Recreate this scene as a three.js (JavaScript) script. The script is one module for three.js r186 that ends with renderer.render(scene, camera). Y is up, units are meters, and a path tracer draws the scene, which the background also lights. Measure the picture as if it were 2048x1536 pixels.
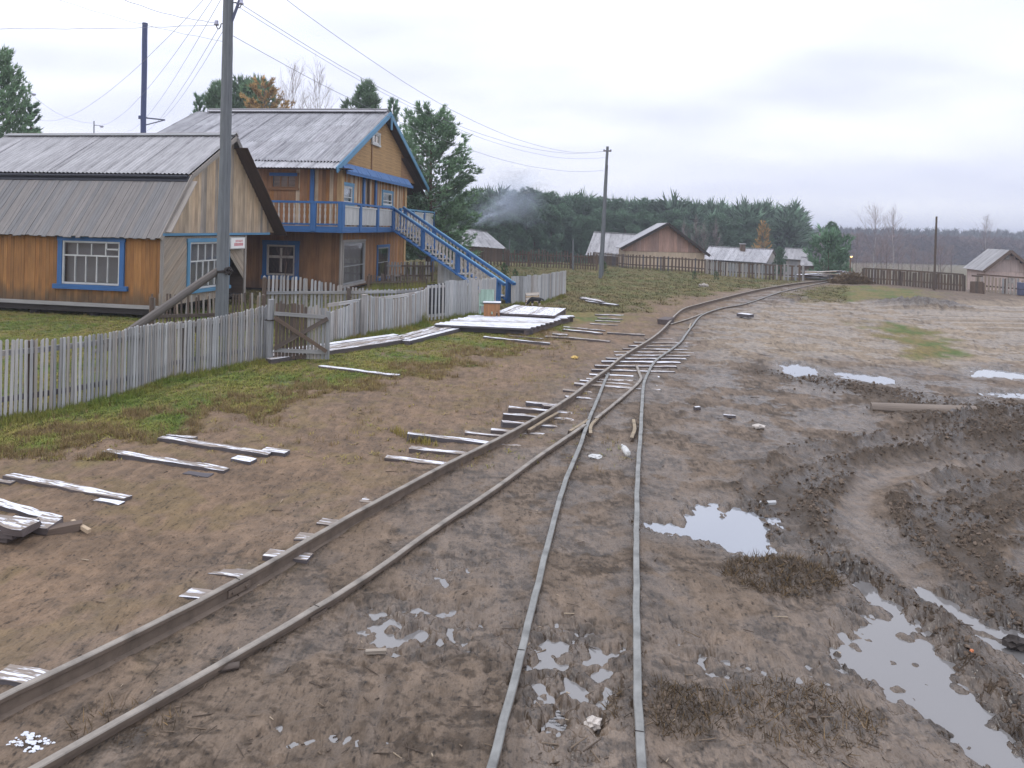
import * as THREE from 'three';
import { mergeGeometries } from 'three/addons/utils/BufferGeometryUtils.js';
import { MarchingCubes } from 'three/addons/objects/MarchingCubes.js';
import { createNoise2D, createNoise3D } from 'simplex-noise';

// ---------------------------------------------------------------- camera, sky, sun, exposure
const F = 1350, CX = 1024, CY = 455, ROLL = 0.0227, EYE = 2.7;      // lens and eye height, as measured on the photograph
const scene = new THREE.Scene();
const camera = new THREE.PerspectiveCamera((2 * Math.atan(1081 / F) * 180) / Math.PI, 2048 / 2162, 0.1, 3000);
camera.position.set(0, EYE, 0);
camera.rotation.set(0, 0, ROLL);
camera.setViewOffset(2048, 2162, 0, 1081 - CY, 2048, 1536);          // a level camera whose picture was taken below the lens axis
const renderer = new THREE.WebGLRenderer({ antialias: true });
renderer.toneMapping = THREE.LinearToneMapping;
renderer.toneMappingExposure = 1.0;
renderer.shadowMap.enabled = true;

function rng(seed) { let s = seed >>> 0; return () => { s = (s + 0x6d2b79f5) | 0; let t = Math.imul(s ^ (s >>> 15), 1 | s); t = (t + Math.imul(t ^ (t >>> 7), 61 | t)) ^ t; return ((t ^ (t >>> 14)) >>> 0) / 4294967296; }; }
const R = rng(7), rr = (a, b) => a + (b - a) * R();
const n2 = createNoise2D(rng(11)), n3 = createNoise3D(rng(12)), n2b = createNoise2D(rng(13));
const sstep = (a, b, x) => { const t = Math.min(1, Math.max(0, (x - a) / (b - a))); return t * t * (3 - 2 * t); };
const lerp = (a, b, t) => a + (b - a) * t, clamp = (x, a, b) => Math.min(b, Math.max(a, x));
const fbm = (x, y, o = 4) => { let s = 0, a = 0.5; for (let i = 0; i < o; i++) { s += a * n2(x, y); x = x * 2.03 + 17.1; y = y * 2.03 - 9.2; a *= 0.5; } return s; };

{ // overcast sky: brighter towards the zenith, faint streaks of cloud
  const W = 1024, Hh = 512, data = new Float32Array(W * Hh * 4);
  for (let j = 0; j < Hh; j++) for (let i = 0; i < W; i++) {
    const el = ((j + 0.5) / Hh - 0.5) * Math.PI, az = ((i + 0.5) / W) * 2 * Math.PI;
    const x = Math.cos(el) * Math.cos(az), y = Math.sin(el), z = Math.cos(el) * Math.sin(az);
    const k = 1 / (Math.max(y, 0) + 0.16);
    const px = x * k, pz = z * k;
    let c = 0, a = 0.55, qx = px * 0.55 + 3, qz = pz * 0.9 - 2;
    for (let o = 0; o < 5; o++) { c += a * n3(qx, qz, o * 3.7); qx *= 2.05; qz *= 2.05; a *= 0.5; }
    const hz = sstep(0, 0.25, y);
    let L = 0.94 * (1 + 1.05 * Math.max(0, y));
    L *= 1 + c * lerp(0.05, 0.2, hz);
    const grey = clamp(0.5 - c * 0.8, 0, 1);
    let r = L * lerp(0.955, 0.87, grey), g = L * lerp(0.985, 0.915, grey), b = L * lerp(1.09, 1.09, grey);
    if (y < 0) { const t = sstep(0, -0.12, y); r = lerp(r, 0.17, t); g = lerp(g, 0.14, t); b = lerp(b, 0.12, t); }
    const o = (j * W + i) * 4;
    data[o] = r; data[o + 1] = g; data[o + 2] = b; data[o + 3] = 1;
  }
  const t = new THREE.DataTexture(data, W, Hh, THREE.RGBAFormat, THREE.FloatType);
  t.mapping = THREE.EquirectangularReflectionMapping; t.magFilter = THREE.LinearFilter; t.needsUpdate = true;
  scene.background = t; scene.environment = t;
}
const sun = new THREE.DirectionalLight(new THREE.Color(1, 0.96, 0.9), 0.6);   // the sun behind the cloud cover
sun.position.set(-30, 55, 20); sun.castShadow = true; sun.shadow.radius = 30;
sun.shadow.camera.left = -60; sun.shadow.camera.right = 60; sun.shadow.camera.top = 60; sun.shadow.camera.bottom = -60; sun.shadow.camera.far = 200;
scene.add(sun);
scene.fog = new THREE.FogExp2(new THREE.Color(0.86, 0.89, 1.0), 0.0012);

// ---------------------------------------------------------------- from the photograph's measurements to the ground
const cr = Math.cos(ROLL), sr = Math.sin(ROLL);
const ray = (px, py) => { const dx = px - CX, dy = py - CY; return [(dx * cr + dy * sr) / F, (-dx * sr + dy * cr) / F]; };
const V = (x, y, z) => new THREE.Vector3(x, y, z);
const P = (px, py, d) => { const [u, v] = ray(px, py); return V(u * d, EYE - v * d, -d); };
const G = (px, py, h = 0) => { const v = ray(px, py)[1]; return P(px, py, (EYE - h) / v); };
function onWall(px, py, O, dir) { // O, dir: {x, d}; where the ray meets an upright plane: [along, height]
  const [u, v] = ray(px, py), s = (u * O.d - O.x) / (dir.x - u * dir.d), d = O.d + s * dir.d;
  return [s, EYE - v * d];
}

// ---------------------------------------------------------------- naming and bookkeeping
const used = new Map();
function numbered(n) { const k = used.get(n) ?? 0; used.set(n, k + 1); return k ? n + '_' + String(k).padStart(3, '0') : n; }
function tag(o, label, category, group, kind) { if (label) o.userData.label = label; if (category) o.userData.category = category; if (group) o.userData.group = group; if (kind) o.userData.kind = kind; return o; }
function thing(name, label, category, group, pos) { const o = new THREE.Group(); o.name = numbered(name); if (pos) o.position.copy(pos); scene.add(o); return tag(o, label, category, group); }
const partNo = new WeakMap();
function part(name, geo, mat, parent) {
  const m = new THREE.Mesh(geo, mat); m.castShadow = m.receiveShadow = true;
  if (parent === scene || !parent) { m.name = numbered(name); scene.add(m); return m; }
  const c = partNo.get(parent) ?? {}; partNo.set(parent, c); const k = c[name] ?? 0; c[name] = k + 1;
  m.name = k ? name + '_' + String(k).padStart(3, '0') : name; parent.add(m); return m;
}
function grp(name, parent) { const o = new THREE.Group(); const c = partNo.get(parent) ?? {}; partNo.set(parent, c); const k = c[name] ?? 0; c[name] = k + 1; o.name = k ? name + '_' + String(k).padStart(3, '0') : name; parent.add(o); return o; }

// ---------------------------------------------------------------- textures and materials
function texture(w, h, fn, srgb = false) {
  const data = new Uint8Array(w * h * 4);
  for (let y = 0; y < h; y++) for (let x = 0; x < w; x++) { const c = fn(x / w, y / h, x, y), o = (y * w + x) * 4; for (let k = 0; k < 3; k++) data[o + k] = clamp(Math.round((Array.isArray(c) ? c[k] : c) * 255), 0, 255); data[o + 3] = 255; }
  const t = new THREE.DataTexture(data, w, h); t.wrapS = t.wrapT = THREE.RepeatWrapping; t.magFilter = THREE.LinearFilter; if (srgb) t.colorSpace = THREE.SRGBColorSpace; t.needsUpdate = true; return t;
}
// noise that tiles over the unit square
const tile = (u, v, fx, fy, seed) => { const a = u * 2 * Math.PI, b = v * 2 * Math.PI; return 0.5 * (n3(Math.cos(a) * fx / 6.28 + seed, Math.sin(a) * fx / 6.28 - seed, Math.cos(b) * fy / 6.28) + n3(Math.cos(a) * fx / 6.28 - seed, Math.sin(a) * fx / 6.28, Math.sin(b) * fy / 6.28 + seed * 2)); };
const tfbm = (u, v, fx, fy, seed, o = 4) => { let s = 0, a = 0.5; for (let i = 0; i < o; i++) { s += a * tile(u, v, fx, fy, seed + i * 7.3); fx *= 2; fy *= 2; a *= 0.55; } return s; };
// wood: v runs along the grain
const grain = texture(256, 512, (u, v) => {
  const s = tfbm(u, v, 34, 1.6, 3, 4), k = tfbm(u, v, 5, 3, 9, 3), f = tfbm(u, v, 110, 8, 20, 2);
  return clamp(0.76 + s * 0.34 + k * 0.22 + f * 0.16, 0.2, 1);
});
const stain = texture(256, 256, (u, v) => { const a = tfbm(u, v, 6, 2, 5, 5), b = tfbm(u, v, 40, 20, 8, 3); return clamp(0.8 + a * 0.5 + b * 0.12, 0.25, 1); });
const frostTex = (r, g, b, amount, seed) => texture(256, 512, (u, v) => {
  const a = tfbm(u, v, 9, 5, seed, 5) + tfbm(u, v, 40, 10, seed + 3, 3) * 0.6, f = sstep(-0.02, 0.14, a + amount), s = 0.8 + tfbm(u, v, 34, 2, 3, 3) * 0.5;
  return [lerp(r * s, 0.72, f), lerp(g * s, 0.735, f), lerp(b * s, 0.78, f)];
});
const M = {};
function mat(name, r, g, b, rough = 0.85, opt = {}) { const m = new THREE.MeshStandardMaterial({ color: new THREE.Color().setRGB(r, g, b), roughness: rough, ...opt }); m.name = name; return (M[name] = m); }
const wood = (name, r, g, b, bump = 0.003, rough = 0.88) => mat(name, r, g, b, rough, { map: grain, bumpMap: grain, bumpScale: bump });
const variants = (name, n, r, g, b, spread, seed, mk = wood) => { const q = rng(seed), l = []; for (let i = 0; i < n; i++) { const k = 1 + (q() - 0.5) * spread, w = (q() - 0.5) * spread * 0.35; l.push(mk(name + '_' + i, r * k * (1 + w), g * k, b * k * (1 - w))); } return l; };
const pick = (l) => l[Math.floor(R() * l.length)];

// ---------------------------------------------------------------- geometry helpers
// a sawn board from a to b: w across, t thick; grain along its length, ends a little out of true
function boardGeo(L, w, t, jit = 0, seg = 1) {
  const g = new THREE.BoxGeometry(L, t, w, seg, 1, 1), p = g.attributes.position, n = g.attributes.normal, uv = g.attributes.uv, ou = R() * 5, ov = R() * 5;
  if (jit) { const sx = R() * 50; for (let i = 0; i < p.count; i++) { const x = p.getX(i), y = p.getY(i), z = p.getZ(i); p.setXYZ(i, x + jit * n2(y * 9 + sx, z * 9), y + jit * 0.6 * n2(x * 2 + sx, z * 7), z + jit * 0.6 * n2(x * 2 + 40 + sx, y * 7)); } }
  for (let i = 0; i < p.count; i++) {
    const x = p.getX(i), y = p.getY(i), z = p.getZ(i);
    if (Math.abs(n.getX(i)) > 0.5) uv.setXY(i, (z + y) / 0.5 + ou, z / 2 + ov); else uv.setXY(i, (Math.abs(n.getY(i)) > 0.5 ? z : y) / 0.45 + ou, x / 1.6 + ov);
  }
  if (jit) g.computeVertexNormals();
  return g;
}
const _m = new THREE.Matrix4();
function orient(mesh, a, b, up = V(0, 1, 0)) {
  const x = b.clone().sub(a).normalize(), z = x.clone().cross(up).normalize(), y = z.clone().cross(x);
  mesh.quaternion.setFromRotationMatrix(_m.makeBasis(x, y, z)); mesh.position.copy(a).add(b).multiplyScalar(0.5); return mesh;
}
function beam(name, a, b, w, t, m, parent, up, jit = 0, seg = 1) { return orient(part(name, boardGeo(a.distanceTo(b), w, t, jit, seg), m, parent), a, b, up); }
function tubeGeo(pts, r0, r1, sides = 6, seg) {
  const c = new THREE.CatmullRomCurve3(pts), N = seg ?? Math.max(2, pts.length * 3), g = new THREE.TubeGeometry(c, N, 1, sides, false), p = g.attributes.position;
  for (let i = 0; i <= N; i++) { const q = c.getPointAt(i / N), r = lerp(r0, r1, i / N); for (let j = 0; j <= sides; j++) { const k = i * (sides + 1) + j; p.setXYZ(k, q.x + (p.getX(k) - q.x) * r, q.y + (p.getY(k) - q.y) * r, q.z + (p.getZ(k) - q.z) * r); } }
  return g;
}
function logGeo(a, b, r0, r1, bumpy = 0.1, sides = 12) { // closed round log between two points
  const L = a.distanceTo(b), g = new THREE.CylinderGeometry(r1, r0, L, sides, Math.max(2, Math.round(L * 3)), false), p = g.attributes.position, s = R() * 99;
  for (let i = 0; i < p.count; i++) { const x = p.getX(i), y = p.getY(i), z = p.getZ(i), k = 1 + bumpy * n3(x * 4 + s, y * 1.3, z * 4); p.setXYZ(i, x * k + 0.06 * r0 * n2(y * 0.4, s), y, z * k); }
  g.computeVertexNormals();
  const uv = g.attributes.uv; for (let i = 0; i < uv.count; i++) uv.setXY(i, uv.getX(i) * 2, uv.getY(i) * L / 1.6);
  const q = new THREE.Quaternion().setFromUnitVectors(V(0, 1, 0), b.clone().sub(a).normalize());
  g.applyQuaternion(q); const c = a.clone().add(b).multiplyScalar(0.5); g.translate(c.x, c.y, c.z); return g;
}

// ---------------------------------------------------------------- rails as lines on the ground (needed by the terrain)
const railPx = {
  outer: [0.12, [[-330, 1560], [0, 1393], [260, 1268], [475, 1158], [700, 1030], [900, 923], [986, 881], [1082, 829], [1148, 787], [1186, 757], [1213, 738], [1238, 717], [1265, 699], [1301, 677], [1323, 660], [1339, 643], [1350, 630], [1369, 616], [1400, 607], [1447, 595], [1525, 577], [1603, 565], [1661, 559]]],
  inner: [0.075, [[-120, 1640], [66, 1536], [273, 1419], [445, 1322], [633, 1212], [734, 1150], [861, 1060], [987, 977], [1093, 900], [1137, 871], [1170, 848]]],
  branchLeft: [0.06, [[964, 1610], [983, 1536], [1043, 1300], [1105, 1050], [1131, 960], [1163, 882], [1178, 838], [1194, 800], [1211, 758], [1217, 745]]],
  branchRight: [0.06, [[1288, 1610], [1285, 1536], [1279, 1463], [1274, 1289], [1273, 1050], [1275, 960], [1278, 906], [1281, 870], [1285, 789], [1287, 770], [1292, 754], [1306, 727], [1320, 713], [1337, 702], [1361, 683], [1369, 672], [1383, 653], [1405, 629], [1446, 615], [1486, 608], [1564, 583], [1642, 566], [1668, 561]]],
  closure: [0.065, [[1192, 836], [1239, 798], [1268, 773], [1282, 757], [1280, 748], [1273, 730]]],
  cross: [0.06, [[1340, 648], [1380, 636], [1404, 627]]],
};
const railLines = {};
for (const k in railPx) railLines[k] = railPx[k][1].map(([x, y]) => G(x, y, railPx[k][0]));
function segDist(x, z, L) { let b = 1e9; for (let i = 0; i + 1 < L.length; i++) { const A = L[i], B = L[i + 1], ax = B.x - A.x, az = B.z - A.z, t = clamp(((x - A.x) * ax + (z - A.z) * az) / (ax * ax + az * az), 0, 1), dx = x - A.x - ax * t, dz = z - A.z - az * t, q = dx * dx + dz * dz; if (q < b) b = q; } return Math.sqrt(b); }
const railBox = (() => { let a = 1e9, b = -1e9; for (const k in railLines) for (const p of railLines[k]) { a = Math.min(a, p.x); b = Math.max(b, p.x); } return [a, b]; })();
const railDist = (x, z) => { let b = 9; for (const k in railLines) b = Math.min(b, segDist(x, z, railLines[k])); return b; };
const poly = (l) => l.map(([x, y]) => { const p = G(x, y); return [p.x, p.z]; });
function inPoly(x, z, p) { let c = false; for (let i = 0, j = p.length - 1; i < p.length; j = i++) if ((p[i][1] > z) !== (p[j][1] > z) && x < ((p[j][0] - p[i][0]) * (z - p[i][1])) / (p[j][1] - p[i][1]) + p[i][0]) c = !c; return c; }
function polyDist(x, z, p) { let b = 1e9; for (let i = 0, j = p.length - 1; i < p.length; j = i++) { const ax = p[i][0] - p[j][0], az = p[i][1] - p[j][1], t = clamp(((x - p[j][0]) * ax + (z - p[j][1]) * az) / (ax * ax + az * az), 0, 1), dx = x - p[j][0] - ax * t, dz = z - p[j][1] - az * t, q = dx * dx + dz * dz; if (q < b) b = q; } return (inPoly(x, z, p) ? 1 : -1) * Math.sqrt(b); }   // positive inside
const region = (l) => { const p = poly(l), bb = [1e9, -1e9, 1e9, -1e9]; for (const q of p) { bb[0] = Math.min(bb[0], q[0]); bb[1] = Math.max(bb[1], q[0]); bb[2] = Math.min(bb[2], q[1]); bb[3] = Math.max(bb[3], q[1]); } return { p, bb, sd: (x, z, m = 0.8) => (x < bb[0] - m || x > bb[1] + m || z < bb[2] - m || z > bb[3] + m ? -9 : polyDist(x, z, p)) }; };

const WATER = -0.035;
const puddles = [
  ['big', [[1288, 1037], [1320, 1038], [1358, 1044], [1380, 1022], [1403, 1004], [1436, 1001], [1442, 1026], [1452, 1024], [1466, 1008], [1515, 1014], [1538, 1028], [1548, 1066], [1554, 1099], [1549, 1118], [1507, 1118], [1478, 1104], [1437, 1087], [1375, 1070], [1300, 1056], [1288, 1050]], 0.09],
  ['long', [[1690, 1145], [1745, 1158], [1800, 1190], [1845, 1235], [1888, 1282], [1928, 1328], [1950, 1370], [1995, 1428], [2060, 1492], [2075, 1560], [2010, 1560], [1940, 1486], [1850, 1428], [1768, 1375], [1695, 1338], [1668, 1305], [1674, 1268], [1716, 1238], [1726, 1195]], 0.115],
  ['right', [[1846, 1178], [1885, 1190], [1960, 1218], [2080, 1262], [2080, 1400], [2000, 1322], [1925, 1255], [1888, 1220]], 0.1],
  ['patch', [[1618, 1096], [1660, 1090], [1690, 1108], [1700, 1140], [1660, 1146], [1626, 1136]], 0.07],
  ['far', [[1562, 728], [1592, 725], [1640, 736], [1634, 753], [1600, 754], [1568, 749]], 0.13],
  ['farstreak', [[1660, 740], [1720, 745], [1800, 757], [1795, 770], [1730, 762], [1665, 752]], 0.09],
  ['edge', [[1940, 738], [1990, 736], [2060, 746], [2060, 758], [1990, 755], [1945, 752]], 0.13],
  ['edgelow', [[1958, 782], [2080, 784], [2080, 798], [2000, 795], [1962, 790]], 0.11],
].map(([n, l, d]) => ({ n, d, r: region(l) }));
const wetSpots = [ // soft, trodden places where water stands in the prints
  [[[1048, 1262], [1120, 1240], [1180, 1256], [1240, 1290], [1240, 1390], [1180, 1420], [1130, 1440], [1060, 1400], [1040, 1330]], 0.042],
  [[[712, 1228], [790, 1205], [900, 1220], [960, 1250], [940, 1290], [840, 1306], [730, 1290]], 0.04],
  [[[830, 1140], [900, 1120], [960, 1130], [900, 1170], [850, 1172]], 0.03],
  [[[1355, 1255], [1390, 1255], [1395, 1300], [1365, 1305]], 0.035],
  [[[560, 1450], [760, 1400], [800, 1536], [560, 1560]], 0.022],
  [[[1090, 1420], [1180, 1430], [1160, 1490], [1100, 1480]], 0.03],
  [[[1400, 1310], [1680, 1330], [1700, 1400], [1560, 1400], [1420, 1360]], 0.02],
].map(([l, d]) => ({ d, r: region(l) }));
const path = (l) => l.map(([x, y]) => G(x, y));
// wheel tracks and churned mud: kind 0 a tyre track with berms, 1 a smooth wet strip, 2 a ridge of thrown-up mud
const ruts = [
  [0, [[2140, 838], [2047, 848], [1900, 866], [1760, 888], [1649, 905], [1580, 932], [1548, 968], [1540, 1000]], 0.2, 0.036], [0, [[2140, 885], [1990, 898], [1844, 914], [1705, 932], [1630, 950], [1588, 985], [1572, 1022], [1590, 1060]], 0.17, 0.034],
  [1, [[2140, 918], [1955, 928], [1840, 936], [1760, 950], [1712, 985], [1712, 1025], [1745, 1075], [1788, 1125], [1844, 1186]], 0.16, 0.03],
  [0, [[2140, 918], [2047, 935], [1955, 955], [1880, 977], [1848, 1014], [1861, 1059], [1911, 1114], [1972, 1170], [2060, 1240]], 0.15, 0.042], [0, [[2140, 945], [2047, 962], [1950, 994], [1903, 1026], [1908, 1064], [1950, 1120], [2020, 1192], [2080, 1240]], 0.11, 0.042],
  [2, [[2140, 1000], [2010, 1030], [1965, 1062], [1990, 1085], [2140, 1090]], 0.26, 0.06], [2, [[1640, 1112], [1705, 1130], [1805, 1192], [1888, 1256], [1955, 1331], [2033, 1420], [2090, 1500]], 0.14, 0.075], [2, [[1806, 1000], [1800, 1040], [1850, 1095], [1930, 1160], [2010, 1225]], 0.14, 0.06],
  [2, [[1640, 1050], [1650, 1000], [1690, 960]], 0.16, 0.05], [2, [[1660, 765], [1780, 800], [1950, 850], [2140, 850]], 0.6, 0.022], [2, [[1520, 745], [1640, 765], [1800, 790]], 0.4, 0.02],
].map(([k, l, w, h]) => { const L = new THREE.CatmullRomCurve3(path(l), false, 'centripetal').getSpacedPoints(36), bb = [1e9, -1e9, 1e9, -1e9]; for (const p of L) { bb[0] = Math.min(bb[0], p.x); bb[1] = Math.max(bb[1], p.x); bb[2] = Math.min(bb[2], p.z); bb[3] = Math.max(bb[3], p.z); } return { k, L, w, h, bb, step: L[0].distanceTo(L[1]) }; });
function along(x, z, L, step) { let b = 1e9, s = 0, sg = 1; for (let i = 0; i + 1 < L.length; i++) { const A = L[i], B = L[i + 1], ax = B.x - A.x, az = B.z - A.z, t = clamp(((x - A.x) * ax + (z - A.z) * az) / (ax * ax + az * az), 0, 1), dx = x - A.x - ax * t, dz = z - A.z - az * t, q = dx * dx + dz * dz; if (q < b) { b = q; s = (i + t) * step; sg = ax * dz - az * dx > 0 ? 1 : -1; } } return [Math.sqrt(b) * sg, s]; }
const heaps = [[1575, 1160, 0.26, 0.07], [1505, 1152, 0.22, 0.05], [1625, 1172, 0.2, 0.05], [1330, 1420, 0.22, 0.04], [1600, 1430, 0.3, 0.035], [1840, 613, 1.3, 0.22], [1780, 610, 1.4, 0.12], [1890, 614, 1.2, 0.14], [1598, 597, 1, 0.1], [1960, 870, 1.1, 0.1], [2030, 840, 1.3, 0.12]].map(([x, y, r, h]) => { const p = G(x, y); return [p.x, p.z, r, h]; });
const grassLine = region([[-900, 1120], [-300, 985], [0, 928], [150, 893], [300, 866], [450, 836], [600, 795], [760, 764], [900, 730], [1000, 704], [1060, 690], [1120, 668], [1180, 652], [1245, 646], [1265, 628], [1290, 612], [1360, 596], [1460, 584], [1560, 569], [1640, 553], [1650, 520], [500, 500], [-2500, 545]]);
const greenPatch = region([[1740, 650], [1790, 648], [1850, 662], [1905, 690], [1925, 715], [1890, 728], [1850, 716], [1810, 690], [1770, 670]]);
const greenStrip = region([[1600, 590], [1680, 572], [1760, 574], [1850, 582], [1840, 596], [1720, 600], [1620, 602]]);
const sandArea = region([[1420, 655], [1500, 612], [1620, 600], [2100, 600], [2300, 700], [2100, 735], [1900, 735], [1700, 722], [1540, 715], [1430, 720]]);
const churn = region([[1500, 1010], [1545, 940], [1480, 900], [1380, 820], [1370, 760], [1480, 725], [1700, 748], [2200, 760], [2300, 1000], [2300, 1500], [1760, 1180], [1620, 1140], [1560, 1100]]);

const fenceDrop = (x) => clamp(58 - x, 34, 52);
function farLand(x, d) { const e = d - fenceDrop(x); return e <= 0 ? 0 : -2.2 * sstep(0, 20, e) - Math.max(0, e - 14) * 0.025; }
const grassAmount = (x, z) => { const s = Math.max(grassLine.sd(x, z, 3), greenPatch.sd(x, z) * 1.5 + 0.35, greenStrip.sd(x, z) + 0.5); return sstep(-0.5, 0.9, s + 0.8 * n2(x * 0.7, z * 0.7) + 0.45 * n2(x * 2.3, z * 2.3)); };
function ground(x, z, out) { // height, and for the mesh its look
  const d = -z, near = 1 - sstep(30, 55, Math.hypot(x, d));
  let y = farLand(x, d) + 0.02 * n2(x * 0.25, z * 0.25), water = 0, wet = 0, dark = 0;
  const ga = grassAmount(x, z);
  if (near > 0) {
    const rd = x < railBox[0] - 1 || x > railBox[1] + 1 ? 9 : railDist(x, z), ch = sstep(-0.5, 0.5, churn.sd(x, z, 1.2) + 0.4 * n2(x * 1.3, z * 1.3));
    const right = sstep(-1.5, 1.5, x - (-2.6 + (d - 4) * 0.47)), free = sstep(0.05, 0.5, rd) * 0.85 + 0.15;
    const f1 = fbm(x * 2.6, z * 2.6, 3), f2 = fbm(x * 9, z * 9, 3), clod = Math.max(0, n2(x * 6.1 + 4, z * 6.1) * 0.6 + n2(x * 12, z * 12 + 7) * 0.4 - 0.1);
    const mud = Math.max(right * 0.75, ch) * (1 - ga);
    y += near * free * (f1 * lerp(0.02, 0.035, mud) + f2 * lerp(0.008, 0.014, mud) + clod * lerp(0.005, 0.013, ch * ch) * (1 - ga * 0.8) + 0.012 * mud);
    dark += ch * 0.04 + clod * lerp(0.25, 0.7, ch) + mud * (0.16 * sstep(0.1, 0.5, f1 + f2) - 0.1);
    for (const r of ruts) {
      const m = r.w * 3; if (x < r.bb[0] - m || x > r.bb[1] + m || z < r.bb[2] - m || z > r.bb[3] + m) continue;
      const [sq, s] = along(x, z, r.L, r.step), q = Math.abs(sq + 0.25 * r.w * n2(x * 1.7, z * 1.7)), u = q / r.w; if (u > 2.6) continue;
      if (r.k === 0) { const tr = Math.exp(-(u ** 4)), be = Math.exp(-(((u - 1.5) / 0.45) ** 2)), lug = Math.sin((s / 0.17) * 6.283 + u * 2.2 * Math.sign(sq)); y = lerp(y, y * 0.35, tr) - r.h * tr * (1 - 0.28 * lug) + be * r.h * (0.75 + 0.5 * f2 + 0.6 * n2(x * 6, z * 6)); dark += tr * (0.34 + 0.2 * Math.max(0, -lug)) + 0.5 * be; wet = Math.max(wet, 0.3 * tr); }
      else if (r.k === 1) { const k = Math.exp(-(u ** 4)); y = lerp(y, -0.012, k) - r.h * k * 0.6; dark = lerp(dark, -0.12 + 0.3 * f2 + 0.25 * n2(x * 6, z * 6), k * 0.8); wet = Math.max(wet, 0.55 * k); }
      else { const k = Math.exp(-u * u * 1.3); y += k * r.h * (0.5 + 0.4 * f2 + 0.45 * n2(x * 5, z * 5) + 0.3 * clod); dark += 0.75 * k; wet -= 0.1 * k; }
    }
    for (const [hx, hz, hr, hh] of heaps) { const q = ((x - hx) ** 2 + (z - hz) ** 2) / (hr * hr); if (q < 4) { const k = Math.exp(-q * 1.6); y += hh * k * free * (1 + 0.5 * f2 + 0.4 * f1); dark += 0.6 * k; } }
    const edge = 0.05 * n2(x * 7, z * 7) + 0.035 * n2(x * 17, z * 17);
    for (const p of puddles) { const s = p.r.sd(x, z); if (s > -0.6) { const k = sstep(-0.13, 0.16, s + edge); y -= p.d * k * (p.n === 'big' ? 1 : 0.8 + 0.5 * n2(x * 4, z * 4)) + 0.0; if (p.n === 'big' && k > 0.6) y = Math.min(y, lerp(y, WATER - 0.02, sstep(0.6, 1, k) * 0.85)); wet = Math.max(wet, sstep(-0.5, 0.1, s)); water = Math.max(water, k); } }
    for (const p of wetSpots) { const s = p.r.sd(x, z); if (s > -0.6) { const k = sstep(-0.25, 0.2, s + edge * 2); y -= k * p.d * (1.0 + 0.95 * n2(x * 4.3, z * 5.2) + 0.5 * n2(x * 10, z * 9)); wet = Math.max(wet, k * 0.95); } }
    if (rd < 0.3) { const k = 1 - sstep(0.03, 0.22, rd); y += k * 0.012; dark += k * 0.25; }
    wet = Math.max(wet, mud * sstep(0.05, 0.4, n2b(x * 0.8, z * 0.8) + 0.25 - f1) * 0.7);
  }
  if (out) { out.ga = ga; out.wet = clamp(wet, 0, 1); out.dark = dark; out.water = water; out.yel = 0; }
  return y;
}
const hgt = (x, z) => ground(x, z);
const drop = (p, up = 0) => V(p.x, hgt(p.x, p.z) + up, p.z);

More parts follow.
